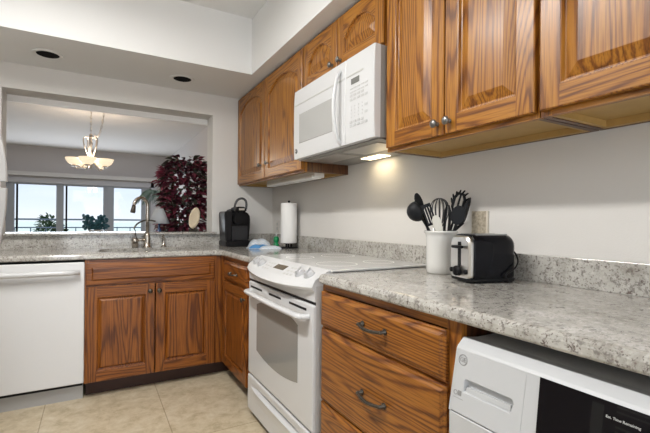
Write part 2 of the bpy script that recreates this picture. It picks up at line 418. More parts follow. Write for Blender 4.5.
# balcony and land far below
b = nb(); box(b, -4, 4, YD + .2, 10.8, -.2, -.02); struct('balcony_floor', b, plain('balcony_concrete', (.55, .54, .5), .8))
rl = thing('balcony_railing', 'grey metal railing with balusters across the balcony outside the windows', 'railing', (0, 10.5, -.02))
RAILM = plain('rail_paint', (.22, .27, .30), .5)
bobj('top_rail', (-4, 4, 10.47, 10.53, 1.10, 1.135), RAILM, rl); bobj('bottom_rail', (-4, 4, 10.48, 10.52, .93, .955), RAILM, rl); bobj('kick_rail', (-4, 4, 10.48, 10.52, .04, .07), RAILM, rl)
for k in range(27):
    x = -3.6 + k * .27
    bobj('baluster', (x, x + .018, 10.49, 10.51, .07, .93), RAILM, rl)
for x in (-2.6, -.05, 2.6): bobj('post', (x, x + .04, 10.48, 10.52, -.02, 1.10), RAILM, rl)
def ground_mat():
    m, N, L, bs = nodes('far_ground')
    t = N.new('ShaderNodeTexCoord'); n = N.new('ShaderNodeTexNoise'); n.inputs['Scale'].default_value = .05; n.inputs['Detail'].default_value = 5
    r = N.new('ShaderNodeValToRGB'); r.color_ramp.elements[0].position = .38; r.color_ramp.elements[0].color = (.40, .52, .32, 1); r.color_ramp.elements[1].position = .62; r.color_ramp.elements[1].color = (.82, .78, .62, 1)
    L.new(t.outputs['Object'], n.inputs[0]); L.new(n.outputs[0], r.inputs[0]); L.new(r.outputs[0], bs.inputs['Base Color']); bs.inputs['Roughness'].default_value = .9
    return m
b = nb(); box(b, -400, 400, 14, 240, -9.2, -9); struct('ground', b, ground_mat())
b = nb(); box(b, -1500, 1500, 240, 1800, -9.4, -9.1); struct('sea', b, plain('sea_water', (.92, .93, .70), 1, spec=0))

# ------------------------------------------------------------------ cabinet doors, drawers and hardware
def fR(xf):      # right-hand run: faces -x; u runs along +y
    return (lambda y0, z0: (lambda u, v, w: Vector((xf - w, y0 + u, z0 + v))))
def fB(yf):      # back run: faces -y; u runs along +x
    return (lambda x0, z0: (lambda u, v, w: Vector((x0 + u, yf - w, z0 + v))))
def door(parent, fn, W, H, mats, arch=0.0, stile=.058, bot=.062, top=.06, T=.02, name='door', bv=.045):
    """framed raised-panel door; fn maps (along, up, out)"""
    b = nb(); E_ = .003
    s = stile
    yt = H - top                                    # highest point of the opening
    if arch:
        sh = .10; n = 18; pts = [(s, bot), (W - s, bot), (W - s, yt - arch)]
        for k in range(n + 1):
            t = 1 - 2 * k / n
            pts.append((W / 2 + t * (W / 2 - s) * (1 - sh), yt - arch * (abs(t) ** 2.3) * .86))
        pts.append((s, yt - arch))
    else:
        pts = [(s, bot), (W - s, bot), (W - s, yt), (s, yt)]
    def face(uv, w, mi):
        f = b.faces.new([b.verts.new(fn(u, v, w)) for u, v in uv]); f.material_index = mi
    # front of the frame: stiles full height, rails between
    face([(E_, E_), (s, E_), (s, H - E_), (E_, H - E_)], T, 0); face([(W - s, E_), (W - E_, E_), (W - E_, H - E_), (W - s, H - E_)], T, 0)
    face([(s, E_), (W - s, E_), (W - s, bot), (s, bot)], T, 1)
    topc = pts[2:]
    face([(W - s, H - E_), (s, H - E_)] + [topc[-1]] + topc[::-1][1:], T, 1)
    # rim
    out = [(0, 0), (W, 0), (W, H), (0, H)]; ine = [(E_, E_), (W - E_, E_), (W - E_, H - E_), (E_, H - E_)]
    t = nb(); loft(t, [[fn(u, v, 0) for u, v in out], [fn(u, v, T - E_) for u, v in out], [fn(u, v, T) for u, v in ine]], cap1=False); merge(b, t, 0)
    # sticking, groove, raised field
    t = nb(); lv = [(0, T), (.004, T - .001), (.008, T - .011), (.012, T - .012), (bv, T - .001), (bv + .002, T - .0005)]
    loft(t, [[fn(u, v, w) for u, v in inset(pts, d)] for d, w in lv], cap0=False); merge(b, t, 0)
    return obj(name, b, mats, parent)
def drawer(parent, fn, W, H, mat, bevel=.014, rise=.008, T=.02, name='drawer'):
    b = nb(); out = [(0, 0), (W, 0), (W, H), (0, H)]
    lv = [(0, 0), (0, T - rise - .002), (.003, T - rise), (max(.004, bevel - .008), T - rise + .0005), (bevel, T - .001), (bevel + .002, T)]
    loft(b, [[fn(u, v, w) for u, v in inset(out, d)] for d, w in lv])
    return obj(name, b, mat, parent)
def knob(parent, p, dirv, mat=BRONZE, r=.0155, label=None):
    d = Vector(dirv).normalized(); b = nb()
    M = d.to_track_quat('Z', 'Y').to_matrix().to_4x4()
    lathe(b, [(.0085, 0), (.0075, .004), (.005, .008), (.005, .013), (r * .8, .016), (r, .021), (r * .9, .026), (r * .5, .029), (0.0, .030)], p, 20, M=M)
    return obj('knob', b, mat, parent)
def pull(parent, fn, u0, u1, v, mat=BRONZE, name='handle'):
    """arched bar pull with round feet and a ringed grip"""
    b = nb(); L_ = u1 - u0
    for u in (u0, u1):
        p0, p1 = fn(u, v, 0), fn(u, v, .022)
        tube(b, [p0, fn(u, v, .004), fn(u, v, .008), p1, fn(u, v, .026)], [.010, .0105, .006, .0065, .004], 14)
    path = []; rad = []
    for k in range(25):
        t = k / 24
        path.append(fn(u0 + L_ * t, v - .005 * math.sin(PI * t), .020 + .010 * math.sin(PI * t)))
        rad.append(.0056 + (.0009 if k % 3 == 1 and 4 < k < 20 else 0))
    tube(b, path, rad, 10)
    return obj(name, b, mat, parent)
HWT = thing  # shorthand kept for readability of the list below

# ---- wall cabinets on the right wall
XU, XUB = 1.10, 1.12
def wall_cab(name, label, y0, y1, z0, z1, doors, under=True, arch=.07, side=WSD, group=None):
    t = thing(name, label, 'cabinet', (XUB, (y0 + y1) / 2, z0), group=group)
    b = nb(); k = .018
    X_ = XUB + .0196; box(b, X_, XR - .001, y0, y0 + k, z0, z1); box(b, X_, XR - .001, y1 - k, y1, z0, z1); box(b, X_, XR - .001, y0 + k, y1 - k, z1 - k, z1); box(b, XR - .012, XR - .001, y0 + k, y1 - k, z0, z1)
    obj('carcass', b, side, t)
    b = nb(); box(b, XUB + .02, XR - .012, y0 + k, y1 - k, z0 + .022, z0 + .036)
    if under:
        box(b, XR - .034, XR - .0125, y0 + k, y1 - k, z0 + .001, z0 + .022)
        for yy in (y0 + .0185, y1 - .034): box(b, XUB + .025, XR - .035, yy, yy + .0155, z0 + .002, z0 + .022)
    obj('underside', b, BIRCH, t)
    b = nb(); fwid = .032
    box(b, XUB - .0005, XUB + .0195, y0, y0 + fwid, z0, z1, 0); box(b, XUB - .0005, XUB + .0195, y1 - fwid, y1, z0, z1, 0)
    box(b, XUB - .0005, XUB + .0195, y0 + fwid, y1 - fwid, z0, z0 + .03, 1); box(b, XUB - .0005, XUB + .0195, y0 + fwid, y1 - fwid, z1 - .04, z1, 1)
    mid = (doors[0][1] + doors[-1][0]) / 2 if len(doors) > 1 else None
    obj('face_frame', b, [WUV, WUY], t)
    for d0, d1, dz0, dz1, kn in doors:
        d = door(t, fR(XU + .0195)(d0, dz0), d1 - d0, dz1 - dz0, [WUV, WUY], arch=arch)
        if kn: knob(d, (XU - .0005, kn[0], kn[1]), (-1, 0, 0), PEWTER)
    return t
uz0, uz1 = 1.435, 2.207
wall_cab('wall_cabinet', 'golden oak double wall cabinet in the far corner above the coffee maker and paper towels', 2.238, 3.527, uz0, uz1,
         [(2.865, 3.515, 1.447, 2.190, (2.935, 1.552)), (2.243, 2.857, 1.447, 2.190, (2.79, 1.552))])
wall_cab('wall_cabinet', 'short golden oak double wall cabinet directly on top of the white microwave', 1.425, 2.234, 1.91, uz1,
         [(1.833, 2.222, 1.922, 2.192, (1.872, 1.962)), (1.437, 1.825, 1.922, 2.192, (1.79, 1.962))], under=False)
wall_cab('wall_cabinet', 'golden oak double wall cabinet with two pewter knobs above the toaster and utensil crock', .719, 1.421, uz0, uz1,
         [(1.076, 1.409, 1.450, 2.190, (1.104, 1.492)), (.725, 1.070, 1.450, 2.190, (1.045, 1.492))])
wall_cab('wall_cabinet', 'golden oak single door wall cabinet nearest the camera cut by the right edge', -.02, .715, uz0, uz1,
         [(-.01, .709, 1.450, 2.190, (.03, 1.492))])

# ---- base cabinets
XF, XFB = .83, .85          # door face, box face on the right-hand run
YF_, YFB = 2.95, 2.97       # the same on the back run
def box_cab(t, dims, mat):
    b = nb(); box(b, *dims); return obj('carcass', b, mat, t)
t = thing('drawer_cabinet', 'oak base cabinet of three wide drawers between the range and the washer', 'cabinet', (1.14, 1.12, 0))
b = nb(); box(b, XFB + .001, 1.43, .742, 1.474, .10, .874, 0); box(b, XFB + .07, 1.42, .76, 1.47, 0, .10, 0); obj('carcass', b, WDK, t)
b = nb()
box(b, XFB - .019, XFB + .001, .742, .792, .10, .874, 0); box(b, XFB - .019, XFB + .001, 1.458, 1.474, .10, .874, 0)
for z0, z1 in ((.10, .115), (.386, .402), (.690, .706), (.846, .874)): box(b, XFB - .019, XFB + .001, .792, 1.458, z0, z1, 1)
obj('face_frame', b, [WMV, WMY], t)
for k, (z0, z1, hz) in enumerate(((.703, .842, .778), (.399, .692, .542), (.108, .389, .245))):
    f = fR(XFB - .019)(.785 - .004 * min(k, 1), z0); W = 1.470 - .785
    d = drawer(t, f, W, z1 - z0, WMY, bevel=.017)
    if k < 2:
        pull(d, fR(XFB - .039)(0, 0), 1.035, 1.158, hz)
t = thing('base_cabinet', 'narrow oak base cabinet left of the range with one drawer over one door', 'cabinet', (1.1, 2.65, 0))
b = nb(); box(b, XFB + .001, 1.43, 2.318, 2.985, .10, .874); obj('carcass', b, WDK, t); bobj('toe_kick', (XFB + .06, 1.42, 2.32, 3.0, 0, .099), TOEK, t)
b = nb(); box(b, XFB - .019, XFB + .001, 2.318, 2.43, .10, .874, 0); box(b, XFB - .019, XFB + .001, 2.90, 2.969, .10, .874, 0)
for z0, z1 in ((.10, .115), (.695, .715), (.840, .874)): box(b, XFB - .019, XFB + .001, 2.43, 2.90, z0, z1, 1)
obj('face_frame', b, [WLV, WLY], t)
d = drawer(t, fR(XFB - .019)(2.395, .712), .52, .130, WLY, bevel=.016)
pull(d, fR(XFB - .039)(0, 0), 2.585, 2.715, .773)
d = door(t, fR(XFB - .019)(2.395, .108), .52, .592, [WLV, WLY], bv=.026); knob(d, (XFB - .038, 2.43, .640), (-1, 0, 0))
t = thing('sink_cabinet', 'reddish oak double door base cabinet under the sink right of the dishwasher', 'cabinet', (.35, 3.2, 0))
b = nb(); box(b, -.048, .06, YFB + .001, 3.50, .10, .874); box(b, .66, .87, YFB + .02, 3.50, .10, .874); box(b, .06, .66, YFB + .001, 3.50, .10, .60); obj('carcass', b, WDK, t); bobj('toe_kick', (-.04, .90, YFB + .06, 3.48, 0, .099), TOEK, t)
b = nb(); box(b, -.048, -.02, YFB - .019, YFB + .001, .10, .874, 0); box(b, .745, .831, YFB - .019, YFB + .001, .10, .874, 0)
for z0, z1 in ((.10, .115), (.700, .725), (.845, .874)): box(b, -.02, .745, YFB - .019, YFB + .001, z0, z1, 1)
obj('face_frame', b, [WLV, WLX], t)
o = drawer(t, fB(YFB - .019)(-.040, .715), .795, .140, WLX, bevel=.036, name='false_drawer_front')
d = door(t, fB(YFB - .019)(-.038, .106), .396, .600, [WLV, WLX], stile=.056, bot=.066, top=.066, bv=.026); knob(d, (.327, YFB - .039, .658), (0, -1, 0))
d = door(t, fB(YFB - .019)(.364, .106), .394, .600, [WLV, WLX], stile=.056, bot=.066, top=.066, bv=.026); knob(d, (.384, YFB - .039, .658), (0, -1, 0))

# ---- granite worktops
def arc(cx, cy, r, a0, a1, n=6): return [(cx + r * math.cos(a0 + (a1 - a0) * k / n), cy + r * math.sin(a0 + (a1 - a0) * k / n)) for k in range(n + 1)]
EDGE = [(.012, .876), (.004, .878), (0, .884), (0, .899), (.0035, .908), (.009, .9125), (.014, .914)]
def slab(outline, hole=None):
    b = nb()
    loops = [[Vector((x, y, z)) for x, y in inset(outline, d)] for d, z in EDGE]
    R = loft(b, loops, cap0=hole is None, cap1=hole is None)
    if hole:
        for ring, z in ((R[-1], .914), (R[0], .876)):
            hv = [b.verts.new((x, y, z)) for x, y in hole]
            he = [b.edges.new((hv[i], hv[(i + 1) % len(hv)])) for i in range(len(hv))]
            re = [b.edges.get((ring[i], ring[(i + 1) % len(ring)])) for i in range(len(ring))]
            bmesh.ops.triangle_fill(b, use_beauty=True, use_dissolve=False, edges=he + re)
            if z > .9: top = hv
            else: bot = hv
        for i in range(len(top)):
            j = (i + 1) % len(top); b.faces.new((top[i], top[j], bot[j], bot[i]))
    return b
hole = arc(.12, 3.13, .10, PI, 1.5 * PI) + arc(.61, 3.13, .08, 1.5 * PI, 2 * PI) + arc(.61, 3.33, .06, 0, .5 * PI) + arc(.12, 3.31, .08, .5 * PI, PI)
t = thing('worktop', 'grey beige granite worktop holding the sink and turning the corner to the range', 'worktop', (.35, 3.2, .876))
outl = [(-1.19, 2.94), (.74, 2.94)] + arc(.74, 2.88, .06, .5 * PI, 0, 5)[1:-1] + [(.80, 2.88), (.80, 2.306), (1.438, 2.306), (1.438, 3.528), (-1.19, 3.528)]
obj('slab', slab(outl, hole), GR, t)
b = nb(); box(b, -1.19, .93, 3.508, 3.529, .914, 1.010); box(b, .93, 1.416, 3.508, 3.529, .914, 1.012, bev=.002); obj('backsplash', b, GR, t)
b = nb(); box(b, 1.418, 1.439, 1.476, 3.529, .914, 1.013, bev=.002); obj('backsplash', b, GR, t)
b = nb(); box(b, -1.0, .914, 3.470, 3.529, 1.0115, 1.030, bev=.006); box(b, OX0 + .002, OX1 - .002, 3.522, 3.74, 1.0115, 1.030, bev=.003); tag(obj('sill_ledge', b, GR), 'granite ledge along the bottom of the pass through opening', 'ledge')
t = thing('worktop', 'granite worktop on the right carrying the toaster and utensil crock', 'worktop', (1.1, .7, .876))
outr = [(.80, -.7), (1.438, -.7), (1.438, 1.474), (.83, 1.474)] + arc(.825, 1.449, .025, .5 * PI, PI, 5)[1:] + [(.80, 1.44)]
obj('slab', slab(outr), GR, t)
b = nb(); box(b, 1.418, 1.439, -.7, 1.4755, .914, 1.013, bev=.002); obj('backsplash', b, GR, t)

# ---- sink and faucet
t = thing('sink', 'stainless undermount sink set in the worktop below the pass through', 'sink', (.36, 3.2, .70))
b = nb()
sl = [inset(hole, -.006), inset(hole, -.006), inset(hole, .0), inset(hole, .02), inset(hole, .05)]
loft(b, [[Vector((x, y, z)) for x, y in l] for l, z in zip(sl, (.872, .80, .72, .705, .70))], cap0=False)
obj('bowl', b, STEEL, t)
b = nb(); lathe(b, [(.045, .702), (.045, .706), (.03, .707), (.028, .703), (0, .703)], (.36, 3.22, 0)); obj('drain', b, NICKEL, t)
t = thing('faucet', 'brushed nickel gooseneck faucet standing behind the sink', 'faucet', (.36, 3.44, .914))
b = nb(); lathe(b, [(.034, 0), (.034, .006), (.026, .012), (.022, .05), (.024, .075), (.019, .10), (.014, .12)], (.36, 3.44, .914)); obj('base', b, NICKEL, t)
b = nb()
pth = [(.36, 3.44, 1.02), (.36, 3.44, 1.15)] + [(.36 - .050 + .050 * math.cos(a), 3.44 - .03 * (1 - math.cos(a)) , 1.235 + .062 * math.sin(a)) for a in [PI * k / 16 for k in range(17)]]
tube(b, pth, [.0130] * 2 + [.0120] * 17, 14); obj('neck', b, NICKEL, t)
b = nb(); tube(b, [(.2605, 3.38, 1.240), (.258, 3.38, 1.222), (.253, 3.378, 1.192), (.251, 3.378, 1.180)], [.0132, .0150, .0185, .016], 14); o = obj('spray_head', b, BRONZE, t); o['label'] = 'darker bronze spray head'
b = nb(); tube(b, bez([(.42, 3.452, 1.118), (.385, 3.465, 1.125), (.335, 3.455, 1.122), (.29, 3.44, 1.098), (.264, 3.43, 1.062)]), .0065, 8)
tube(b, bez([(.266, 3.43, 1.064), (.276, 3.43, 1.04), (.280, 3.43, 1.0), (.30, 3.435, .965)]), .0035, 8); o = obj('spout_hook', b, BRONZE, t); o['label'] = 'thin dark curved arm beside the neck'
b = nb(); lathe(b, [(.022, .914), (.022, .955), (.026, .965), (.02, .985), (0, .99)], (.275, 3.44, 0)); cyl(b, (.28, 3.44, .97), (.35, 3.44, .975), .011); obj('handle', b, NICKEL, t)
t = thing('soap_dispenser', 'short nickel soap pump right of the faucet', 'soap dispenser', (.485, 3.465, .914))
b = nb(); lathe(b, [(.02, 0), (.02, .006), (.012, .01), (.011, .06), (.013, .065), (.009, .075)], (.485, 3.465, .914)); obj('body', b, NICKEL, t)
b = nb(); tube(b, bez([(.485, 3.465, .985), (.485, 3.465, 1.005), (.475, 3.44, 1.012), (.468, 3.415, 1.0)], 6), .006, 8); obj('spout', b, NICKEL, t)

# ---- dishwasher
t = thing('dishwasher', 'white dishwasher with a bar handle left of the sink cabinet', 'dishwasher', (-.36, 3.2, 0))
bobj('body', (-.665, -.056, 2.975, 3.50, .085, .868), BLACKM, t)
b = nb(); box(b, -.663, -.0495, 2.942, 2.974, .108, .862, bev=.006, seg=3); obj('door', b, DWW, t)
b = nb()
tube(b, [(-.60, 2.912, .800)] + [(-.60 + .52 * k / 10, 2.900, .803) for k in range(1, 10)] + [(-.075, 2.912, .803)], [.013] + [.0165] * 9 + [.013], 14)
for x in (-.59, -.085): cyl(b, (x, 2.91, .803), (x, 2.943, .803), .012)
obj('handle', b, WHITE, t)
b = nb(); box(b, -.66, -.054, 2.985, 3.0, .0, .092); obj('toe_panel', b, TOEG, t)

# ---- range
RY0, RY1 = 1.481, 2.300
t = thing('range', 'white slide in electric range under the microwave', 'stove', (1.1, 1.89, 0))
b = nb(); box(b, .832, 1.41, RY0, RY1, .05, .80); box(b, .86, 1.41, RY0, RY1, .80, .906); box(b, .802, .84, RY0 + .001, RY0 + .02, .25, .86); box(b, .87, 1.38, RY0 + .02, RY1 - .02, .0, .05); obj('body', b, plain('range_side', (.50, .50, .49), .35), t)
b = nb(); box(b, .868, 1.414, RY0 - .016, RY1 + .016, .916, .925, bev=.003); ct = obj('cooktop', b, COOK, t)
for cx, cy, r in ((1.02, 1.68, .10), (1.02, 2.08, .08), (1.27, 1.68, .08), (1.27, 2.08, .10)):
    b = nb(); loft(b, [[Vector((cx + q * math.cos(2*PI*k/40), cy + q * math.sin(2*PI*k/40), z)) for k in range(40)] for q, z in ((r, .9249), (r, .9253), (r - .003, .9253), (r - .003, .9249))], wrap=True); obj('burner_ring', b, plain('ring_print', (.62, .62, .60), .3), ct)
# control panel: sloping face that swells forward in the middle
b = nb(); loops = []; NS = 22
def pan(tt):
    bu = (1 - abs(tt) ** 2.2)
    return [(.885, .9245), (.868, .9245), (.798 - .026 * bu, .886 - .014 * bu), (.789 - .037 * bu, .872 - .019 * bu), (.782 - .044 * bu, .856 - .016 * bu), (.786 - .043 * bu, .846 - .015 * bu),
            (.794 - .028 * bu, .838 - .016 * bu), (.797 - .010 * bu, .818 - .012 * bu), (.797, .794), (.835, .794), (.885, .86)]
for k in range(NS + 1):
    y = RY0 + .002 + (RY1 - RY0 - .004) * k / NS
    loops.append([Vector((x, y, z)) for x, z in pan(2 * k / NS - 1)])
loft(b, loops, smooth=False); cp = obj('control_panel', b, WHITE, t)
slope = Vector((-.068, 0, -.022)).normalized(); nrm = Vector((-.45, 0, .89)).normalized()
def onpanel(y, s):      # s: 0 at the cooktop, 1 at the front lip
    tt = 2 * (y - RY0) / (RY1 - RY0) - 1; P = pan(tt); a, c = Vector((P[1][0], y, P[1][1])), Vector((P[2][0], y, P[2][1]))
    return a.lerp(c, s)
for y, s in ((2.215, .66), (2.130, .66), (1.650, .66), (1.570, .66)):
    p = onpanel(y, s); b = nb(); M = nrm.to_track_quat('Z', 'Y').to_matrix().to_4x4()
    lathe(b, [(.027, -.002), (.027, .004), (.024, .007), (.022, .016), (.020, .019), (0, .020)], p, 26, M=M)
    R2 = Matrix.Rotation(.6, 4, 'Z'); box(b, -.006, .006, -.024, .024, .010, .027, bev=.003, M=Matrix.Translation(p) @ M @ R2)
    obj('knob', b, plain('knob_white', (.50, .50, .51), .35), cp)
def onpan_quad(name, y0, y1, s0, s1, mat):
    b = nb(); lp = []
    for h in (-.002, .0012): lp.append([onpanel(y, s) + nrm * h for y, s in ((y0, s0), (y1, s0), (y1, s1), (y0, s1))])
    loft(b, lp); return obj(name, b, mat, cp)
onpan_quad('display', 1.83, 1.955, .35, .68, plain('clock_amber_glass', (.10, .075, .045), .2))
for y0 in (1.70, 1.735, 1.77, 1.985, 2.02, 2.055):
    for s0 in (.35, .58, .80): onpan_quad('button', y0, y0 + .02, s0, s0 + .09, LGREY)
# oven door
b = nb(); box(b, .790, .832, RY0 + .003, RY1 - .010, .250, .780, bev=.008, seg=3); od = obj('oven_door', b, WHITE, t)
wy0, wy1, n = 1.628, 2.150, 14
poly = [(wy1 - (wy1 - wy0) * k / n, .412 - .030 * (1 - (2 * k / n - 1) ** 2)) for k in range(n + 1)] + [(wy0 + (wy1 - wy0) * k / n, .668 + .045 * (1 - (2 * k / n - 1) ** 2)) for k in range(n + 1)]
b = nb(); loft(b, [[Vector((.7895 + dx, y, z)) for y, z in inset(poly, -d)] for d, dx in ((0, .004), (0, -.0008), (.004, -.0008))][:2]); o = obj('window', b, DKGLASS, od)
for y0, y1 in ((2.075, 2.250), (1.820, 1.975), (1.548, 1.722)): bobj('vent_slot', (.7885, .7935, y0, y1, .748, .758), BLACKM, od)
b = nb()
hp = bez([(.793, 2.248, .728), (.765, 2.238, .728), (.753, 2.19, .728), (.748, 1.89, .726), (.753, 1.58, .726), (.765, 1.54, .726), (.793, 1.53, .726)], 8)
tube(b, hp, .0165, 12, flat=.8); obj('handle', b, WHITE, od)
bobj('gap_shadow_strip', (.800, .84, RY0 + .003, RY1 - .003, .781, .793), BLACKM, t)
# storage drawer with a scooped grip
b = nb(); loops = []
for k in range(25):
    tt = 2 * k / 24 - 1; bu = max(0, 1 - (abs(tt) / .86) ** 4); y = RY0 + .004 + (RY1 - RY0 - .014) * k / 24
    loops.append([Vector((x, y, z)) for x, z in ((.83, .036), (.796, .036), (.790, .042), (.790, .115), (.790 - .004 * bu, .150), (.790 - .010 * bu, .172), (.790 + .016 * bu, .180), (.790 + .014 * bu, .188), (.790, .205), (.790, .232), (.796, .238), (.83, .238))])
loft(b, loops); obj('storage_drawer', b, WHITE, t)
bobj('toe_strip', (.82, .85, RY0 + .02, RY1 - .02, .0, .034), BLACKM, t)

# ---- microwave under the short cabinet
MY0, MY1, MZ0, MZ1, MX = 1.424, 2.232, 1.497, 1.905, 1.048
t = thing('microwave', 'white over the range microwave hung under the short oak cabinet', 'microwave', (1.24, 1.83, MZ0))
MSIDE = plain('microwave_side_grey', (.40, .385, .36), .35, metal=.3)
b = nb(); box(b, MX + .03, 1.437, MY0 + .004, MY1 - .004, MZ0 + .004, MZ1); obj('body', b, MSIDE, t)
def curved_front(y0, y1, z0, z1, name, par):
    b = nb(); lp = []
    for k in range(13):
        z = z0 + (z1 - z0) * k / 12; q = (z - MZ0) / (MZ1 - MZ0); d = .010 * (1 - (2 * q - 1) ** 4)
        lp.append([Vector(p) for p in ((MX + .032, y0, z), (MX + .004 - d * .5, y0, z), (MX - d * .5, y0 + .004, z), (MX - d * .5, y1 - .004, z), (MX + .004 - d * .5, y1, z), (MX + .032, y1, z))])
    loft(b, lp); return obj(name, b, WHITE, par)
dr = curved_front(1.655, MY1, MZ0 + .002, MZ1 - .001, 'door', t)
pn = curved_front(MY0, 1.653, MZ0 + .002, MZ1 - .001, 'control_panel', t)
xs = MX - .0065
b = nb(); box(b, xs, xs + .01, 1.770, 2.155, 1.585, 1.755, bev=.002); obj('window', b, MWGLASS, dr)
b = nb(); box(b, xs - .0003, xs + .012, 1.66, 2.215, 1.813, 1.819); obj('vent_groove', b, LGREY, dr)
b = nb(); hy = 1.700; tube(b, bez([(MX + .002, hy, 1.868), (MX - .022, hy - .002, 1.84), (MX - .040, hy - .004, 1.76), (MX - .045, hy - .004, 1.69), (MX - .038, hy - .004, 1.60), (MX - .02, hy - .002, 1.535), (MX + .002, hy, 1.508)], 7), .0095, 12)
obj('handle', b, WHITE, dr)
b = nb(); cyl(b, (xs - .0012, 2.195, 1.545), (xs + .006, 2.195, 1.545), .013, seg=24); lg = obj('logo', b, DGREY, dr); lg['label'] = 'small dark round maker badge'
text('logo_letters', 'GE', .014, frameM((xs - .0016, 2.195, 1.545), (0, -1, 0), (0, 0, 1)), PRINT, lg)
bobj('vent_groove', (xs - .0003, xs + .012, 1.505, 1.645, 1.813, 1.819), LGREY, pn)
bobj('display', (xs - .0006, xs + .01, 1.535, 1.600, 1.770, 1.796), plain('display_grey', (.16, .16, .15), .2), pn)
KEY = plain('keypad_grey', (.50, .50, .50), .5)
for r_, z in enumerate((1.748, 1.731, 1.712, 1.694, 1.664, 1.648, 1.632, 1.616, 1.590, 1.572)):
    for c in range(5):
        y = 1.610 - .030 * c
        if 4 <= r_ <= 7 and c < 4: q = (y - .013, y - .009, z, z + .004)
        elif r_ < 2: q = (y - .022, y, z, z + .005)
        elif c < 4 or r_ % 2: q = (y - .020, y, z, z + .010)
        else: continue
        bobj('button', (xs - .0003, xs + .006) + q, KEY, pn)
b = nb(); box(b, MX + .03, 1.436, MY0 + .01, MY1 - .01, MZ0 - .004, MZ0 + .004); bt = obj('base_plate', b, plain('vent_steel', (.27, .26, .24), .4, metal=.3), t)
bobj('grease_filter', (1.12, 1.27, 1.50, 1.80, MZ0 - .007, MZ0 - .003), STEEL, bt); bobj('grease_filter', (1.12, 1.27, 1.86, 2.16, MZ0 - .007, MZ0 - .003), STEEL, bt)
o = bobj('lamp_lens', (1.335, 1.405, 1.76, 1.94, MZ0 - .007, MZ0 - .003), MWLAMP, bt); o['label'] = 'lit work lamp lens'
l = area_light('microwave_lamp_light', (1.37, 1.85, MZ0 - .010), (0, 0, 0), .06, .16, .13, (1, .80, .52))

# ---- under-cabinet light
t = thing('under_cabinet_light', 'white slim light fixture under the far corner wall cabinet', 'light fixture', (1.27, 2.8, 1.42))
b = nb(); box(b, 1.235, 1.31, 2.32, 3.16, 1.415, 1.458, bev=.006); obj('housing', b, OFFW, t)
b = nb(); box(b, 1.225, 1.30, 2.34, 3.14, 1.408, 1.43, bev=.008); obj('diffuser', b, plain('frosted_diffuser', (.82, .82, .80), .4), t)

# ---- washer
WY0, WY1 = .02, .752
t = thing('washer', 'white front load washer under the right worktop with a black display', 'washing machine', (1.1, .38, 0))
def wx(z): return .825 - .026 * (.812 - z) / .16 if z > .652 else .799
b = nb(); box(b, .862, 1.405, WY0 + .006, WY1 - .006, .02, .826); bd = obj('body', b, plain('washer_top', (.60, .60, .60), .5), t)
b = nb()
prof = [(.90, .655), (.80, .655), (.8136, .73), (.8272, .8046), (.8275, .806), (.832, .8125), (.851, .829), (.854, .8295), (.90, .824)]
prof2 = [(.90, .655), (.835, .655), (.835, .8045), (.8272, .8046), (.8275, .806), (.832, .8125), (.851, .829), (.854, .8295), (.90, .824)]
loft(b, [[Vector((x, y, z)) for x, z in pr] for y, pr in ((WY0, prof), (.558, prof), (.5581, prof2), (.7459, prof2), (.746, prof), (WY1, prof))])
wc = obj('control_panel', b, WHITE2, t)
b = nb(); box(b, .8005, .88, WY0 + .001, WY1 - .001, .03, .6535, bev=.0015, seg=1); fp = obj('front_panel', b, WHITE2, t)
b = nb(); M = Matrix.Rotation(-PI / 2, 4, 'Y'); lathe(b, [(.23, -.005), (.23, .02), (.21, .035), (.17, .04), (.16, .02), (0, .012)], (.80, .386, .33), 44, M=M); obj('door', b, WHITE2, t)
vdir = Vector((.0275, 0, .151)).normalized(); ndir = Vector((-.151, 0, .0275)).normalized()
def wp(y, z, h=0): 
    q = (z - .655) / .151; return Vector((.80 + .0275 * q, y, z)) + ndir * h
def wquad(name, y0, y1, z0, z1, mat, par, h0=-.003, h1=.0007):
    b = nb(); loft(b, [[wp(y, z, h) for y, z in ((y0, z0), (y1, z0), (y1, z1), (y0, z1))] for h in (h0, h1)]); return obj(name, b, mat, par)
# soap drawer with recessed grip
gp = arc(.710, .735, .006, 0, .5 * PI, 4) + arc(.590, .731, .010, .5 * PI, PI, 4) + arc(.590, .715, .006, PI, 1.5 * PI, 4) + arc(.711, .713, .005, 1.5 * PI, 2 * PI, 4)
crn = [(.7456, .8043)] * 5 + [(.5585, .8043)] * 5 + [(.5585, .6575)] * 5 + [(.7456, .6575)] * 5
b = nb(); wl_ = []
wl_.append([wp(y, z, -.012) for y, z in crn]); wl_.append([wp(y, z, 0.0) for y, z in crn]); wl_.append([wp(y, z, .0003) for y, z in [(min(max(y, .5589), .7452), min(max(z, .6585), .8039)) for y, z in crn]])
wl_.append([wp(y, z, .0003) for y, z in gp]); wl_.append([wp(y, z, -.001) for y, z in inset(gp, .0012)]); wl_.append([wp(y, z + (.006 if z < .725 else 0), -.013) for y, z in inset(gp, .003)])
loft(b, wl_, cap0=False); dw = obj('soap_drawer', b, WHITE2, wc)
b = nb(); loft(b, [[wp(y, z, h) for y, z in ((.588, .7135), (.709, .7105), (.709, .7225), (.588, .7255))] for h in (-.012, -.003)]); o = obj('grip_lip', b, WHITE2, dw)
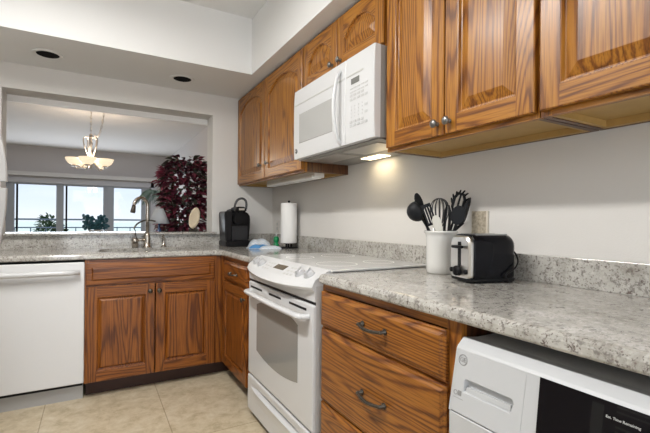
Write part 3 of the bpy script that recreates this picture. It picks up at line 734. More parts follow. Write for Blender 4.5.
# round maker badge
b = nb(); cM = frameM(wp(.727, .782, .0003), (0, -1, 0), vdir)
t2 = nb(); loft(t2, [[Vector((r * math.cos(2*PI*k/32), r * math.sin(2*PI*k/32), h)) for k in range(32)] for r, h in ((.0135, 0), (.0135, .0012), (.0118, .0012), (.0118, 0))], cap0=False, cap1=False); merge(b, t2, 0, cM)
lg = obj('logo', b, plain('badge_grey', (.30, .30, .30), .4), dw); lg['label'] = 'round grey maker badge'
text('logo_letters', 'GE', .015, frameM(wp(.727, .782, .0013), (0, -1, 0), vdir), MATS['badge_grey'], lg)
b = nb()
t2 = nb(); loft(t2, [[Vector((r * math.cos(2*PI*k/20), r * math.sin(2*PI*k/20), h)) for k in range(20)] for r, h in ((.006, 0), (.006, .0006), (.0045, .0006), (.0045, 0))], cap0=False, cap1=False); merge(b, t2, 0, frameM(wp(.737, .702, .0003), (0, -1, 0), vdir))
loft(b, [[wp(y, z, h) for y, z in ((.719, .697), (.730, .697), (.730, .709), (.719, .709))] for h in (-.0005, .0008)])
loft(b, [[wp(y, z, h) for y, z in ((.712, .690), (.742, .690), (.742, .6908), (.712, .6908))] for h in (-.0005, .0008)])
obj('printed_symbols', b, PRINTG, dw)
# black display
b = nb()
pb = [(.528, .8058), (.524, .690), (.50, .682), (.46, .678), (.10, .672), (.10, .8058)]
loft(b, [[wp(y, z, h) for y, z in pb] for h in (-.002, .0014)]); ds = obj('display_panel', b, PANELB, wc)
wquad('display_column', .405, .425, .685, .797, PANELG, ds, .0005, .0018)
for k in range(9):
    z = .800 - k * .0085
    if abs(z - .778) < .006: continue
    wquad('display_line', .16, .385, z, z + .0035, PANELG, ds, .0005, .0018)
text('printed_words', 'Est. Time Remaining', .0066, frameM(wp(.374, .780, .0018), (0, -1, 0), vdir), PRINT, ds)
for y, s in ((.497, 'Soil'), (.465, 'Temp')):
    text('printed_words', s, .0075, frameM(wp(y, .7005, .0018), (0, -1, 0), vdir), PRINT, ds)
    wquad('printed_line', y - .014, y + .014, .6945, .6955, PRINT, ds, .0005, .0018)

t.location += Vector((-.020, -.016, .006))

# ---- refrigerator at the left edge
t = thing('refrigerator', 'white refrigerator door edge with a bowed handle at the left edge', 'refrigerator', (-.75, 1.36, 0))
bobj('body', (-1.16, -.392, .94, 1.80, .02, 1.72), FRIDGE, t)
for nm, z0, z1 in (('freezer_door', 1.250, 1.72), ('fresh_food_door', .06, 1.238)):
    b = nb(); lp = []
    for k in range(15):
        u = 2 * k / 14 - 1; lp.append([Vector((x, 1.37 + u * .43, z)) for x, z in ((-.39, z0), (-.345 + .012 * (1 - u * u), z0), (-.345 + .012 * (1 - u * u), z1), (-.39, z1))])
    loft(b, lp); d = obj(nm, b, FRIDGE, t)
    b = nb()
    zz = (1.255, 1.57) if nm == 'freezer_door' else (1.233, .80)
    prof_ = [(-.256 - .082 * q ** 2.0, zz[0] + (zz[1] - zz[0]) * q) for q in [k / 14 for k in range(15)]]
    loft(b, [[Vector(p) for p in ((x - .034, 1.712, z), (x - .003, 1.712, z), (x, 1.716, z), (x, 1.732, z), (x - .003, 1.736, z), (x - .034, 1.736, z))] for x, z in prof_], smooth=False)
    q0, q1 = sorted((zz[0], zz[0] + (zz[1] - zz[0]) * .06)); box(b, -.336, -.262, 1.714, 1.734, q0, q1)
    obj('handle', b, FRIDGE, d)

# ---- ceiling fixtures
t = thing('ceiling_light', 'white fluorescent ceiling box light over the middle of the kitchen', 'ceiling light', (-.29, 1.45, ZC))
bobj('housing', (-.42, -.16, .80, 2.10, 2.54, ZC - .001), OFFW, t, bev=.01)
bobj('diffuser', (-.40, -.18, .82, 2.08, 2.522, 2.545), TUBE, t, bev=.006)
for (x, y), lab in (((-.272, 3.22), 'dark recessed downlight in the soffit, the left one above the pass through'), ((.578, 3.245), 'dark recessed downlight in the soffit, the right one above the pass through')):
    t = thing('recessed_downlight', lab, 'downlight', (x, y, ZS), group='unlit downlights in the soffit')
    b = nb(); lathe(b, [(.088, 0), (.086, -.005), (.066, -.006), (.064, 0)], (x, y, ZS - .0005), 36); obj('trim_ring', b, CEIL, t)
    b = nb(); lathe(b, [(.066, -.003), (.060, -.0055), (.04, -.0045), (0, -.004)], (x, y, ZS - .0004), 36); obj('baffle', b, plain('baffle_black', (.006, .006, .007), .8, spec=.1), t)

# ------------------------------------------------------------------ things on the worktops
ZT = .9145
# coffee maker
t = thing('coffee_maker', 'black single cup coffee maker in the corner of the worktop', 'coffee maker', (1.050, 3.372, ZT), rotz=.0)
COF, COF2 = plain('coffee_maker_black', (.008, .0075, .008), .36, spec=.18), plain('tinted_tank', (.013, .012, .013), .3, spec=.22)
fl = lambda u, v, d: Vector((u, d, v))
main = [(-.064, .045), (.104, .045), (.112, .14), (.116, .235), (.108, .268), (.078, .290), (.02, .305), (-.04, .315), (-.062, .29), (-.064, .16)]
b = nb(); prism(b, main, fl, -.02, .12, bev=.008); bz = obj('housing', b, COF, t, world=False)
b = nb(); prism(b, [(-.025, .185), (.045, .185), (.066, .205), (.070, .262), (.055, .288), (-.030, .288), (-.046, .262), (-.044, .205)], fl, -.075, -.015, bev=.008); obj('brew_head', b, COF, t, world=False)
b = nb(); prism(b, [(-.05, .04), (.085, .04), (.085, .17), (-.05, .17)], fl, -.035, -.018); obj('cup_bay', b, plain('cup_bay_black', (.018, .017, .019), .35), t, world=False)
b = nb(); prism(b, [(-.118, 0), (.100, 0), (.104, .012), (.104, .045), (-.118, .045)], fl, -.11, .12, bev=.006); obj('base', b, COF, t, world=False)
b = nb(); box(b, -.04, .075, -.105, -.04, .045, .052, bev=.003); obj('drip_tray', b, BLACKM, t, world=False)
b = nb(); prism(b, [(-.112, .046), (-.066, .046), (-.062, .27), (-.07, .290), (-.118, .290), (-.124, .27)], fl, -.075, .11, bev=.006); o = obj('water_tank', b, COF2, t, world=False); o['label'] = 'smoke tinted water tank'
b = nb(); prism(b, [(-.040, .290), (.056, .290), (.054, .318), (.040, .330), (-.02, .330), (-.036, .318)], fl, -.10, .06, bev=.006); ld = obj('lid', b, COF, t, world=False)
b = nb(); tube(b, bez([(-.046, -.09, .30), (-.044, -.10, .345), (-.024, -.105, .385), (.014, -.105, .398), (.044, -.102, .380), (.052, -.10, .345), (.050, -.095, .31)], 8), .0095, 10); obj('lid_handle', b, plain('handle_satin', (.10, .10, .105), .25, metal=.4), ld, world=False)
b = nb(); box(b, -.012, .036, -.106, -.098, .300, .318, bev=.003); obj('badge', b, STEEL, ld, world=False)
tag(obj('power_cord', (lambda b: (tube(b, bez([(1.14, 3.40, .922), (1.19, 3.38, .921), (1.24, 3.42, .921), (1.30, 3.44, .921), (1.36, 3.48, .922)], 8), .0045, 8), b)[1])(nb()), BLACKM), 'black power cord on the worktop between coffee maker and paper towel roll', 'cord')

# paper towel roll on its stand
PX, PY = 1.345, 2.955
t = thing('paper_towel_holder', 'black wire stand carrying the white paper towel roll', 'paper towel holder', (PX, PY, ZT))
b = nb(); lathe(b, [(.0, 0), (.074, 0), (.076, .004), (.072, .008), (0, .010)], (PX, PY, ZT), 32); obj('base', b, BLACKM, t)
b = nb(); cyl(b, (PX, PY, ZT + .008), (PX, PY, 1.285), .006); ellipsoid(b, (PX, PY, 1.285), .010, .010, .008)
for a in (0, 2.1, 4.2): cyl(b, (PX + .022 * math.cos(a), PY + .022 * math.sin(a), ZT + .008), (PX + .022 * math.cos(a), PY + .022 * math.sin(a), ZT + .036), .007)
lathe(b, [(0, .036), (.04, .036), (.04, .040), (0, .040)], (PX, PY, ZT), 24)
obj('post', b, BLACKM, t)
b = nb(); lathe(b, [(.019, .0), (.062, .0), (.0635, .004), (.0635, .312), (.062, .316), (.019, .316), (.019, .0)], (PX, PY, ZT + .0405), 40); tag(obj('paper_towel_roll', b, PAPER), 'white paper towel roll upright on its black stand', 'paper towels')

# packets, bottle
def packet(name, x, y, z, L_, W_, H_, rz, tilt, stripe, label):
    t = thing(name, label, 'packet', (x, y, z), rz, group='white packets by the paper towels')
    b = nb(); nu, nv = 14, 10; top, botm = [], []
    for i in range(nu + 1):
        ra, rb = [], []
        for j in range(nv + 1):
            u, v = 2 * i / nu - 1, 2 * j / nv - 1
            h = H_ * ((1 - abs(u) ** 3) * (1 - abs(v) ** 3)) ** .7 * (1 + .12 * math.sin(u * 7 + v * 4))
            px, py = u * L_ / 2, v * W_ / 2
            ra.append(b.verts.new((px, py, .002 + h + tilt * (u + 1) * .5))); rb.append(b.verts.new((px, py, tilt * (u + 1) * .5 * .999)))
        top.append(ra); botm.append(rb)
    for i in range(nu):
        for j in range(nv):
            f = b.faces.new((top[i][j], top[i+1][j], top[i+1][j+1], top[i][j+1])); f.smooth = True
            if stripe and j < 3: f.material_index = 1
            b.faces.new((botm[i][j], botm[i][j+1], botm[i+1][j+1], botm[i+1][j]))
    for i in range(nu):
        b.faces.new((botm[i][0], botm[i+1][0], top[i+1][0], top[i][0])); b.faces.new((top[i][nv], top[i+1][nv], botm[i+1][nv], botm[i][nv]))
    for j in range(nv):
        b.faces.new((top[0][j], top[0][j+1], botm[0][j+1], botm[0][j])); b.faces.new((botm[nu][j], botm[nu][j+1], top[nu][j+1], top[nu][j]))
    obj('film_pouch', b, [PACK, BLUE], t, world=False)
    return t
packet('wipes_packet', 1.125, 3.045, ZT, .17, .11, .028, -.05, 0, True, 'white packet with a blue edge, lowest and leftmost of the packets')
packet('wipes_packet', 1.175, 3.15, ZT, .19, .11, .062, -.30, .0, False, 'plump white packet at the back of the packets beside the green bottle')
packet('wipes_packet', 1.185, 2.935, ZT, .17, .085, .022, -.45, 0, False, 'white packet lying nearest the range in front of the others')
t = thing('bottle', 'small green bottle with a grey cap beside the paper towel roll', 'bottle', (1.27, 3.03, ZT))
b = nb(); lathe(b, [(0, 0), (.021, 0), (.024, .006), (.024, .028), (.015, .038), (.015, .044), (.022, .052), (.022, .078), (.014, .088), (.010, .092), (0, .092)], (1.27, 3.03, ZT), 24); obj('body', b, GREEN, t)
b = nb(); lathe(b, [(.009, .090), (.009, .105), (.006, .118), (0, .120)], (1.27, 3.03, ZT), 16); obj('cap', b, GREY, t)

# utensil crock
CX, CY = 1.294, 1.273
t = thing('utensil_crock', 'white ceramic crock full of cooking utensils beside the toaster', 'crock', (CX, CY, ZT))
b = nb(); lathe(b, [(0, 0), (.054, 0), (.058, .004), (.060, .03), (.061, .150), (.064, .166), (.070, .172), (.071, .177), (.068, .180), (.060, .176), (.056, .165), (.055, .02), (0, .012)], (CX, CY, ZT), 48); obj('body', b, CERAM, t)
RT = Vector((math.cos(YAW), -math.sin(YAW), 0)); DP = Vector((math.sin(YAW), math.cos(YAW), 0))     # directions across and away, as seen from the aisle
BASE = Vector((CX, CY, ZT))
def ut(name, label, cat='utensil', foot=(0, 0)):
    o = thing(name, label, cat, BASE + RT * foot[0] + DP * foot[1] + Vector((0, 0, .014)), group='utensils standing in the white crock'); return o
def P3(a, d, z): return BASE + RT * a + DP * d + Vector((0, 0, z))
def headM(p, up, face):   # local z = along the handle, local y = the way the bowl faces
    z = Vector(up).normalized(); y = (Vector(face) - z * Vector(face).dot(z)).normalized(); x = y.cross(z)
    M = Matrix.Identity(4)
    for i in range(3): M[i][0], M[i][1], M[i][2], M[i][3] = x[i], y[i], z[i], p[i]
    return M
def handle(t, a, c, r=.0055, mat=NYLON, mid=None):
    b = nb(); tube(b, [a, Vector(mid) if mid is not None else Vector(a).lerp(Vector(c), .5), c], [r, r * 1.1, r * .8], 10); obj('handle', b, mat, t)
def spoon_head(t, p, up, face, w, h, depth, mat=NYLON, holes=False, name='bowl'):
    b = nb(); n = 22; M = headM(p, up, face); lp = []
    rings = [(1, 0, .0), (1, -.002, 0), (.75, -depth * .6, 0), (.4, -depth * .95, 0), (.02, -depth, 0)]
    outer = [[Vector((w * s * math.cos(2*PI*k/n), d, h * (1 + s * math.sin(2*PI*k/n)))) for k in range(n)] for s, d, _ in rings]
    inner = [[Vector((w * s * .93 * math.cos(2*PI*k/n), d + .002, h * (1 + s * .95 * math.sin(2*PI*k/n)))) for k in range(n)] for s, d, _ in rings[::-1]]
    tb = nb(); loft(tb, outer + inner, smooth=True); bmesh.ops.transform(tb, matrix=M, verts=tb.verts); merge(b, tb, 0)
    obj(name, b, mat, t)
back = -DP
t = ut('ladle', 'black ladle with a round bowl, leftmost in the crock', 'ladle', (-.02, -.01))
a, c = P3(.005, -.01, .016), P3(-.086, -.016, .232); handle(t, a, c, mid=P3(-.048, -.012, .172))
b = nb(); tb = nb(); n = 24
lp = [[Vector((.044 * math.sin(q) * math.cos(2*PI*k/n), .044 * math.sin(q) * math.sin(2*PI*k/n), -.044 * math.cos(q))) for k in range(n)] for q in [PI*.5*j/7 + .02 for j in range(8)]]
lp += [[v * .93 for v in l] for l in lp[::-1]]
loft(tb, lp, smooth=True)
bmesh.ops.transform(tb, matrix=headM(P3(-.106, -.015, .262), (RT * .92 + DP * .20 + Vector((0, 0, .34))), Vector((0, 0, 1))), verts=tb.verts); merge(b, tb, 0); obj('bowl', b, NYLON, t)
t = ut('serving_spoon', 'black serving spoon behind the ladle, pointing up left', 'spoon', (-.025, .02)); a, c = P3(.004, .020, .016), P3(-.074, .022, .255); handle(t, a, c); spoon_head(t, c, c - a, back + RT * .8, .025, .046, .012)
t = ut('slotted_turner', 'dark slotted turner leaning left between the ladle and the whisk', 'turner', (-.03, -.025)); a, c = P3(-.004, -.030, .016), P3(-.045, -.034, .205); handle(t, a, c, mat=STEEL)
b = nb(); M = headM(c, c - a + RT * -.03, back)
for k in range(4): box(b, -.020 + k * .011, -.013 + k * .011, -.002, .002, .008, .080, M=M)
box(b, -.020, .020, -.002, .002, 0, .010, M=M); box(b, -.020, .020, -.002, .002, .078, .092, M=M); obj('blade', b, NYLON, t)
t = ut('whisk', 'wire balloon whisk in the middle of the crock', 'whisk', (0, 0)); a, c = P3(.0, .010, .016), P3(-.001, .016, .185); handle(t, a, c, .007, BLACKM)
b = nb(); M = headM(c, c - a, back)
for k in range(7):
    an = PI * k / 7; pl = []
    for j in range(21):
        q = j / 20; s_ = math.sin(PI * q); cq = math.cos(PI * q)
        pl.append(M @ Vector((.044 * math.cos(an) * cq * max(0, s_) ** .5 * 1.45, .044 * math.sin(an) * cq * max(0, s_) ** .5 * 1.45, .135 * max(0, s_) ** .8)))
    tube(b, pl, .0021, 6)
obj('wires', b, plain('whisk_wire', (.05, .05, .052), .3, metal=.3), t)
t = ut('spatula', 'cream silicone spatula at the front of the crock', 'spatula', (-.01, -.04)); a, c = P3(.004, -.035, .016), P3(-.018, -.045, .175); handle(t, a, c, .007, CREAM)
b = nb(); M = headM(c, Vector((0, 0, 1)) - RT * .30, back); prism(b, [(-.012, 0), (.012, 0), (.018, .03), (.017, .058), (.006, .072), (-.007, .072), (-.017, .058), (-.018, .03)], lambda u, v, d: M @ Vector((u, d, v)), -.003, .003, bev=.0012); obj('blade', b, CREAM, t)
t = ut('basting_spoon', 'black solid spoon standing right of the whisk facing forward', 'spoon', (.03, -.02)); a, c = P3(.004, -.020, .016), P3(.058, -.022, .205); handle(t, a, c, .009); spoon_head(t, c, c - a - RT * .02, back, .030, .042, .014)
t = ut('pasta_server', 'black pasta server with prongs, tallest in the crock', 'pasta server', (.025, .03)); a, c = P3(.0, .022, .016), P3(.068, .024, .250); handle(t, a, c)
b = nb(); M = headM(c, c - a, back); tb = nb()
loft(tb, [[Vector((x, y, z)) for x, y, z in ring] for ring in ([(-.012, -.002, 0), (-.006, -.002, 0), (-.006, .002, 0), (-.012, .002, 0)], [(-.028, -.002, .03), (-.016, -.002, .03), (-.016, .002, .03), (-.028, .002, .03)], [(-.030, -.002, .07), (-.017, -.002, .07), (-.017, .002, .07), (-.030, .002, .07)], [(-.016, -.002, .098), (-.008, -.002, .088), (-.008, .002, .088), (-.016, .002, .098)], [(.016, -.002, .098), (.008, -.002, .088), (.008, .002, .088), (.016, .002, .098)], [(.030, -.002, .07), (.017, -.002, .07), (.017, .002, .07), (.030, .002, .07)], [(.028, -.002, .03), (.016, -.002, .03), (.016, .002, .03), (.028, .002, .03)], [(.012, -.002, 0), (.006, -.002, 0), (.006, .002, 0), (.012, .002, 0)])], wrap=True)
box(tb, -.008, .008, -.002, .002, -.004, .030); box(tb, -.004, .004, -.002, .002, .030, .090)
for u, v in [(-.028, .026), (-.031, .042), (-.031, .058), (-.028, .074), (-.016, .090), (-.004, .097), (.009, .094), (.020, .084), (.029, .068), (.031, .050)]: tube(tb, [(u * .9, 0, v - .003), (u * 1.15, .010, v + .006), (u * 1.35, .020, v + .011)], [.0042, .004, .003], 8)
merge(b, tb, 0, M); obj('head', b, NYLON, t)
t = ut('stirring_spoon', 'black spoon leaning right behind the toaster, rightmost in the crock', 'spoon', (.035, .0)); a, c = P3(-.010, .002, .016), P3(.098, .006, .215); mid_ = P3(.046, .004, .170); handle(t, a, c, .007, mid=mid_); spoon_head(t, c, Vector((0, 0, 1)) + RT * .28, back * .45 + RT * .8, .028, .056, .016)
t = ut('tongs', 'dark kitchen tongs standing upright beside the whisk', 'tongs', (.012, .035)); a, c = P3(.010, -.008, .016), P3(.026, -.010, .255)
for sg in (-1, 1):
    b = nb(); tube(b, [a + RT * .004 * sg, a.lerp(c, .5) + RT * .008 * sg, c + RT * .011 * sg, c + RT * .004 * sg + Vector((0, 0, .035))], [.004, .006, .009, .004], 8, flat=.6); obj('arm', b, NYLON, t)

# toaster
TA = -.26
t = thing('toaster', 'black two slice toaster with a steel front beside the utensil crock', 'toaster', (1.162, 1.051, ZT), rotz=TA)
TL, TW, TH = .200, .130, .174
b = nb(); lp = []
def rrect(w0, w1, h0, h1, r, n=5):
    pts = []
    for cx, cy, a0, rr in ((w1 - r, h1 - r, 0, r), (w0 + r, h1 - r, PI/2, r), (w0 + .012, h0 + .012, PI, .012), (w1 - .012, h0 + .012, 1.5*PI, .012)):
        for k in range(n + 1):
            a = a0 + PI/2 * k / n; pts.append((cx + rr * math.cos(a), cy + rr * math.sin(a)))
    return pts
for x, g in ((.018, .0), (.022, 0), (TL - .05, .0), (TL - .022, .004), (TL - .008, .012), (TL, .026)):
    lp.append([Vector((x, y, z)) for y, z in rrect(-TW/2 + g, TW/2 - g, .012, TH - g * .8, .032)])
loft(b, lp, smooth=True); sh_ = obj('shell', b, BLACK, t, world=False)
b = nb(); lp = [[Vector((x, y, z)) for y, z in rrect(-TW/2 + g, TW/2 - g, .016, TH - .002 - g, .030)] for x, g in ((.019, .004), (.006, .004), (.0, .010))]
loft(b, lp); fr = obj('front_plate', b, STEEL, t, world=False)
b = nb(); box(b, .004, TL - .01, -TW/2 + .004, TW/2 - .004, 0.004, .018, bev=.004)
for x in (.03, TL - .04):
    for y in (-.05, .05): box(b, x, x + .02, y - .01, y + .01, 0, .006)
obj('base', b, BLACKM, t, world=False)
b = nb(); box(b, -.0012, .004, -.010, .010, .058, .146, bev=.0008); obj('lever_slot', b, BLACKM, fr, world=False)
b = nb(); box(b, -.020, .001, -.026, .026, .122, .133, bev=.004); obj('lever', b, BLACKM, fr, world=False)
b = nb(); M = Matrix.Rotation(-PI/2, 4, 'Y'); lathe(b, [(.019, 0), (.0185, .012), (.016, .016), (0, .016)], (0, .004, .040), 24, M=M); box(b, -.020, -.012, .001, .007, .026, .054); obj('dial', b, BLACKM, fr, world=False)
for y in (-.042, .047):
    b = nb(); lathe(b, [(.009, 0), (.0085, .006), (0, .007)], (0, y, .040), 18, M=M); obj('button', b, BLACKM, fr, world=False)
b = nb()
for y in (-.034, .034): box(b, .035, TL - .035, y - .014, y + .014, TH - .004, TH + .0012, bev=.0008)
obj('bread_slots', b, plain('slot_chrome', (.35, .35, .35), .3, metal=.8), t, world=False)
b = nb(); tube(b, bez([(TL - .022, -.020, .11), (TL + .006, -.030, .112), (TL + .010, -.05, .08), (TL - .02, -TW/2 - .008, .055), (TL - .06, -TW/2 - .010, .030), (TL - .05, -TW/2 - .012, .006)], 8), .003, 8); obj('power_cord', b, BLACKM, t, world=False)

# outlets on the walls
t = thing('outlet_cover', 'speckled stone switch plate on the wall behind the toaster', 'outlet cover', (XR, 1.187, 1.115))
b = nb(); box(b, XR - .008, XR - .0005, 1.145, 1.229, 1.055, 1.180, bev=.002); pl = obj('plate', b, plain('stone_plate', (.56, .49, .38), .4, noise=.5, scale=90), t)
bobj('side_strip', (XR - .0095, XR - .001, 1.1445, 1.153, 1.0545, 1.1805), plain('strip_beige', (.62, .57, .48), .5), pl)
t = thing('outlet', 'small white wall outlet behind the green bottle and packets', 'outlet', (XR, 3.40, 1.075))
bobj('plate', (XR - .006, XR - .0005, 3.365, 3.435, 1.030, 1.130), plain('outlet_plate', (.66, .63, .59), .4), t, bev=.002)
for z in (1.060, 1.100): bobj('socket', (XR - .0075, XR - .005, 3.385, 3.415, z - .012, z + .012), LGREY, t, bev=.001)

# oval plate on the ledge
t = thing('display_plate', 'cream oval plate tilted on a dark stand on the pass through ledge', 'plate', (.745, 3.63, 1.030))
b = nb(); n = 32; M = frameM((.752, 3.632, 1.148), Vector((math.cos(.35), math.sin(.35), -.30)), Vector((.26, .10, 1))); tb = nb()
loft(tb, [[Vector((.050 * s * math.cos(2*PI*k/n), .094 * s * math.sin(2*PI*k/n), h)) for k in range(n)] for s, h in ((.02, .0), (.7, .0), (1, .008), (1, .010), (.72, .004), (.02, .004))], smooth=True); merge(b, tb, 0, M)
obj('plate', b, plain('cream_glaze', (.78, .66, .48), .4), t)
b = nb(); tube(b, bez([(.705, 3.60, 1.052), (.715, 3.605, 1.036), (.74, 3.62, 1.040), (.765, 3.60, 1.036), (.775, 3.595, 1.05)], 6), .004, 8)
tube(b, [(.74, 3.62, 1.038), (.76, 3.67, 1.036)], .004, 8); tube(b, [(.76, 3.67, 1.034), (.758, 3.652, 1.10)], .004, 8); ellipsoid(b, (.72, 3.60, 1.046), .012, .01, .014); ellipsoid(b, (.765, 3.598, 1.043), .010, .01, .011); obj('stand', b, BRONZE, t)

# ------------------------------------------------------------------ dining room
DX, DY = -.04, 5.5
t = thing('chandelier', 'nickel chandelier with lit cream glass bowls hanging beyond the pass through', 'chandelier', (DX, DY, ZD))
NK = plain('chandelier_nickel', (.52, .47, .42), .3, metal=.9)
b = nb(); lathe(b, [(.065, 0), (.065, -.006), (.03, -.03), (0, -.032)], (DX + .0, DY, ZD - .0005), 24); obj('canopy', b, NK, t)
def chain(pts, name):
    b = nb(); 
    for k in range(len(pts) - 1):
        p, q = Vector(pts[k]), Vector(pts[k + 1]); d = (q - p); L_ = d.length * .68; m = (p + q) / 2; d.normalize()
        s = d.cross(Vector((1, 0, 0)) if k % 2 else Vector((0, 1, 0))).normalized()
        if s.length < .5: s = Vector((1, 0, 0))
        tube(b, [m + d * L_ * math.cos(a) + s * .009 * math.sin(a) for a in [2*PI*j/10 for j in range(11)]], .0028, 6)
    return obj(name, b, NK, t)
chain([(DX, DY, 2.41 - .035 * k) for k in range(9)], 'chain')
sw = []
for k in range(19):
    q = k / 18; sw.append((DX + .03 + .11 * q, DY, 2.13 + .31 * q ** 2.2 - .06 * math.sin(PI * q)))
chain(sw, 'swag_chain')
b = nb(); lathe(b, [(.008, 2.13), (.02, 2.115), (.012, 2.09), (.01, 2.04), (.022, 2.01), (.012, 1.98), (.010, 1.86), (.026, 1.83), (.03, 1.80), (.012, 1.77), (.018, 1.74), (0, 1.715)], (DX, DY, 0), 20); obj('column', b, NK, t)
for k in range(5):
    a = -1.75 + 2 * PI * k / 5; d = Vector((math.cos(a), math.sin(a), 0)); c = Vector((DX, DY, 0))
    b = nb(); tube(b, bez([c + d * .012 + Vector((0, 0, 2.09)), c + d * .075 + Vector((0, 0, 2.07)), c + d * .06 + Vector((0, 0, 1.95)), c + d * .03 + Vector((0, 0, 1.84)), c + d * .08 + Vector((0, 0, 1.745)), c + d * .13 + Vector((0, 0, 1.715)), c + d * .165 + Vector((0, 0, 1.735))], 7), .006, 8); am = obj('arm', b, NK, t)
    b = nb(); lathe(b, [(0, 1.735), (.028, 1.735), (.032, 1.745), (.02, 1.756), (0, 1.756)], c + d * .165, 18); obj('cup', b, NK, am)
    b = nb(); lathe(b, [(.0, 1.752), (.035, 1.755), (.062, 1.772), (.082, 1.802), (.092, 1.832), (.088, 1.832), (.077, 1.804), (.056, 1.778), (.03, 1.764), (0, 1.760)], c + d * .165, 28); o = obj('glass_bowl', b, LAMPGL, am); o['label'] = 'lit cream glass bowl'
pl_ = bpy.data.lights.new('chandelier_glow', 'POINT'); pl_.energy = 11; pl_.color = (1, .84, .66); pl_.shadow_soft_size = .12
o = bpy.data.objects.new('chandelier_glow', pl_); o.location = (DX, DY, 1.92); COL.objects.link(o)

def leaf(b, p, d, up, L_, W_, mat=0, fold=.25):
    d = Vector(d).normalized(); s = d.cross(Vector(up)).normalized(); n = s.cross(d)
    pts = [p, p + d * L_ * .3 + s * W_ * .42 + n * W_ * fold, p + d * L_ * .65 + s * W_ * .40 + n * W_ * fold * .6, p + d * L_ - n * L_ * .12, p + d * L_ * .65 - s * W_ * .40 + n * W_ * fold * .6, p + d * L_ * .3 - s * W_ * .42 + n * W_ * fold]
    m1, m2 = p + d * L_ * .3, p + d * L_ * .65
    V = [b.verts.new(q) for q in pts + [m1, m2]]
    for f in ((0, 1, 6), (1, 2, 7, 6), (2, 3, 7), (0, 6, 5), (6, 7, 4, 5), (7, 3, 4)):
        g = b.faces.new([V[i] for i in f]); g.material_index = mat
rnd = random.Random(11)
KX, KY = .93, 5.0
t = thing('croton', 'tall burgundy leaved plant in the corner seen through the pass through', 'plant', (KX, KY, 0))
b = nb(); lathe(b, [(0, 0), (.13, 0), (.15, .02), (.19, .30), (.20, .34), (.185, .34), (.17, .30), (0, .28)], (KX, KY, 0), 30); obj('pot', b, plain('terracotta_glaze', (.16, .10, .07), .4), t)
b = nb(); tips = []
for k in range(11):
    a = rnd.uniform(0, 2 * PI); rr = rnd.uniform(.06, .25)
    tip = Vector((KX + rr * math.cos(a) * .95, KY + rr * math.sin(a), rnd.uniform(1.15, 1.80))); tips.append(tip)
    tube(b, bez([(KX + .05 * math.cos(a), KY + .05 * math.sin(a), .28), (KX + .5 * rr * math.cos(a), KY + .5 * rr * math.sin(a), .8), tip], 6), .009, 6)
obj('stems', b, BARK, t)
b = nb()
def edge_x(z): return (.64 if z < 1.55 else .70, 1.24)
for k in range(1150):
    z = rnd.uniform(.80, 1.84); a = rnd.uniform(0, 2 * PI); rr = math.sqrt(rnd.random())
    hw = .27 if z < 1.6 else .27 - (z - 1.6) * .45
    p = Vector((KX + .005 + hw * rr * math.cos(a), KY + .26 * rr * math.sin(a), z))
    d = Vector((math.cos(a) + rnd.uniform(-.4, .4), math.sin(a) + rnd.uniform(-.4, .4), rnd.uniform(-.6, .5)))
    leaf(b, p, d, (rnd.uniform(-.3, .3), rnd.uniform(-.3, .3), 1), rnd.uniform(.08, .14), rnd.uniform(.05, .085), rnd.choices((0, 1, 2), (.38, .34, .28))[0])
for k in range(10):
    a = PI + rnd.uniform(-.9, .9); leaf(b, Vector((.70, KY - .1, 1.66)), (math.cos(a) * .8, -.3, rnd.uniform(-.6, .7)), (0, -.6, 1), .13, .06, 1)
obj('foliage', b, [LEAFR, LEAFP, LEAFG], t, normals=False)
# table lamp on a side table by the window wall
LX, LY = .590, 4.55
t = thing('side_table', 'small wooden side table under the white shaded lamp', 'table', (LX, LY, 0))
b = nb(); lathe(b, [(0, .72), (.20, .72), (.21, .735), (.20, .75), (0, .75)], (LX, LY, 0), 32); obj('top', b, WDK, t)
for a in (.8, 2.9, 5.0):
    b = nb(); tube(b, [(LX + .16 * math.cos(a), LY + .16 * math.sin(a), .722), (LX + .21 * math.cos(a), LY + .21 * math.sin(a), 0)], [.018, .012], 10); obj('leg', b, WDK, t)
t = thing('table_lamp', 'table lamp with a white cone shade and blue base beside the burgundy plant', 'lamp', (LX, LY, .7505))
b = nb(); lathe(b, [(0, 0), (.055, 0), (.055, .012), (.022, .025), (.022, .09), (.032, .16), (.026, .26), (.010, .30), (.009, .36), (0, .365)], (LX, LY, .7505), 24); obj('base', b, LBLUE, t)
b = nb(); lathe(b, [(.105, 1.090), (.040, 1.248), (.038, 1.248), (.103, 1.090), (.105, 1.090)], (LX, LY, 0), 32); obj('lamp_shade', b, SHADE, t)
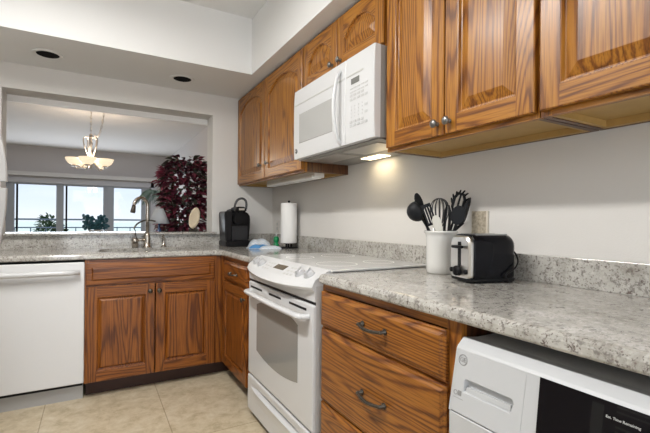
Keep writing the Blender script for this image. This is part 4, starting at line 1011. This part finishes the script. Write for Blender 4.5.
# palm behind the lamp
QX, QY = .97, 7.0
t = thing('potted_palm', 'grey green palm with feathery fronds behind the lamp shade', 'plant', (QX, QY, 0))
b = nb(); lathe(b, [(0, 0), (.12, 0), (.16, .28), (.15, .28), (0, .25)], (QX, QY, 0), 24); obj('pot', b, CERAM, t)
b = nb(); tube(b, bez([(QX, QY, .25), (QX + .02, QY, .8), (QX - .01, QY, 1.36)], 6), [.022] * 12 + [.014], 8); obj('trunk', b, BARK, t)
for k in range(9):
    a = PI + (k - 4) * .55; d = Vector((math.cos(a), math.sin(a) * .6, 0)); L_ = .30 + .06 * (k % 3)
    o0 = Vector((QX - .01, QY, 1.36)); pth = bez([o0, o0 + d * L_ * .35 + Vector((0, 0, .22)), o0 + d * L_ * .75 + Vector((0, 0, .22)), o0 + d * L_ * 1.15 + Vector((0, 0, .02))], 7)
    b = nb(); tube(b, pth, .004, 6); n = len(pth)
    for j in range(2, n - 1):
        for s in (-1, 1):
            dd = (pth[j + 1] - pth[j]).normalized(); side = dd.cross(Vector((0, 0, 1))).normalized() * s
            leaf(b, pth[j], side * .7 + dd * .6 + Vector((0, 0, -.5)), (0, 0, 1), .15 * math.sin(PI * j / n) + .03, .014)
    obj('frond', b, PALMG, t, normals=False)
# jade plant on a stand before the middle window
JX, JY = .03, 7.9
t = thing('plant_stand', 'small round stand under the blue green plant at the windows', 'plant stand', (JX, JY, 0))
b = nb(); lathe(b, [(0, .78), (.20, .78), (.20, .80), (0, .80)], (JX, JY, 0), 28); obj('top', b, WDK, t)
for a in (.5, 2.6, 4.7):
    b = nb(); tube(b, [(JX + .14 * math.cos(a), JY + .14 * math.sin(a), .782), (JX + .16 * math.cos(a), JY + .16 * math.sin(a), 0)], .014, 8); obj('leg', b, WDK, t)
t = thing('jade_plant', 'low blue green plant silhouetted against the middle dining window', 'plant', (JX, JY, .8005))
b = nb(); lathe(b, [(0, 0), (.09, 0), (.12, .15), (.11, .15), (0, .13)], (JX, JY, .8005), 24); obj('pot', b, CERAM, t)
b = nb()
for k in range(120):
    a = rnd.uniform(0, 2 * PI); rr = math.sqrt(rnd.random()); cxx = JX + rr * .19 * math.cos(a); z = .97 + rnd.random() * (.22 if abs(cxx - JX) > .04 else .13)
    ellipsoid(b, (cxx, JY + rr * .15 * math.sin(a), z), .026, .018, .034, M=Matrix.Rotation(rnd.uniform(-1, 1), 4, 'X') @ Matrix.Rotation(rnd.uniform(-1.2, 1.2), 4, 'Y'), u=8, v=6)
tube(b, [(JX, JY, .93), (JX, JY, 1.05)], .03, 8)
for k in range(9): tube(b, [(JX, JY, .95), (JX + .18 * math.cos(k * .7), JY + .14 * math.sin(k * .7), 1.10)], .010, 6)
obj('foliage', b, JADE, t)
# trees beyond the balcony
def tree(x, y, z0, z1, r, label, seed, n=2600):
    rr_ = random.Random(seed)
    t = thing('tree', label, 'tree', (x, y, -9))
    b = nb(); tube(b, bez([(x, y, -9), (x + .1, y, (z0 - 9) / 2), (x, y, (z0 + z1) / 2)], 6), [.30] * 12 + [.1], 8); obj('trunk', b, BARK, t)
    b = nb(); cz, hz = (z0 + z1) / 2, (z1 - z0) / 2
    lob = [(rr_.uniform(-.6, .6) * r, rr_.uniform(-.5, .5) * r, rr_.uniform(-.6, .65) * hz, rr_.uniform(.35, .5)) for _ in range(9)]
    for k in range(n):
        lx, ly, lz, lr = rr_.choice(lob); v = Vector((rr_.gauss(0, 1), rr_.gauss(0, 1), rr_.gauss(0, 1))).normalized() * rr_.uniform(.6, 1)
        p = Vector((x + lx + v.x * r * lr, y + ly + v.y * r * lr, cz + lz + v.z * hz * lr))
        leaf(b, p, v + Vector((rr_.uniform(-.6, .6), rr_.uniform(-.6, .6), rr_.uniform(-.6, .2))), (.2, .1, 1), r * .22, r * .13)
    obj('foliage', b, TREEG, t, normals=False)
tree(-1.42, 20, -2.0, 1.15, .85, 'rounded green tree outside between the first and second dining windows', 3)
tree(-3.05, 21, -3.0, .62, 1.0, 'low green tree outside the left dining window', 5)
tree(.80, 24, -3.0, .70, .9, 'low green tree outside the right dining window', 8)
tree(-.1, 26, -3.4, .40, 1.3, 'low green tree outside behind the blue green plant', 9)
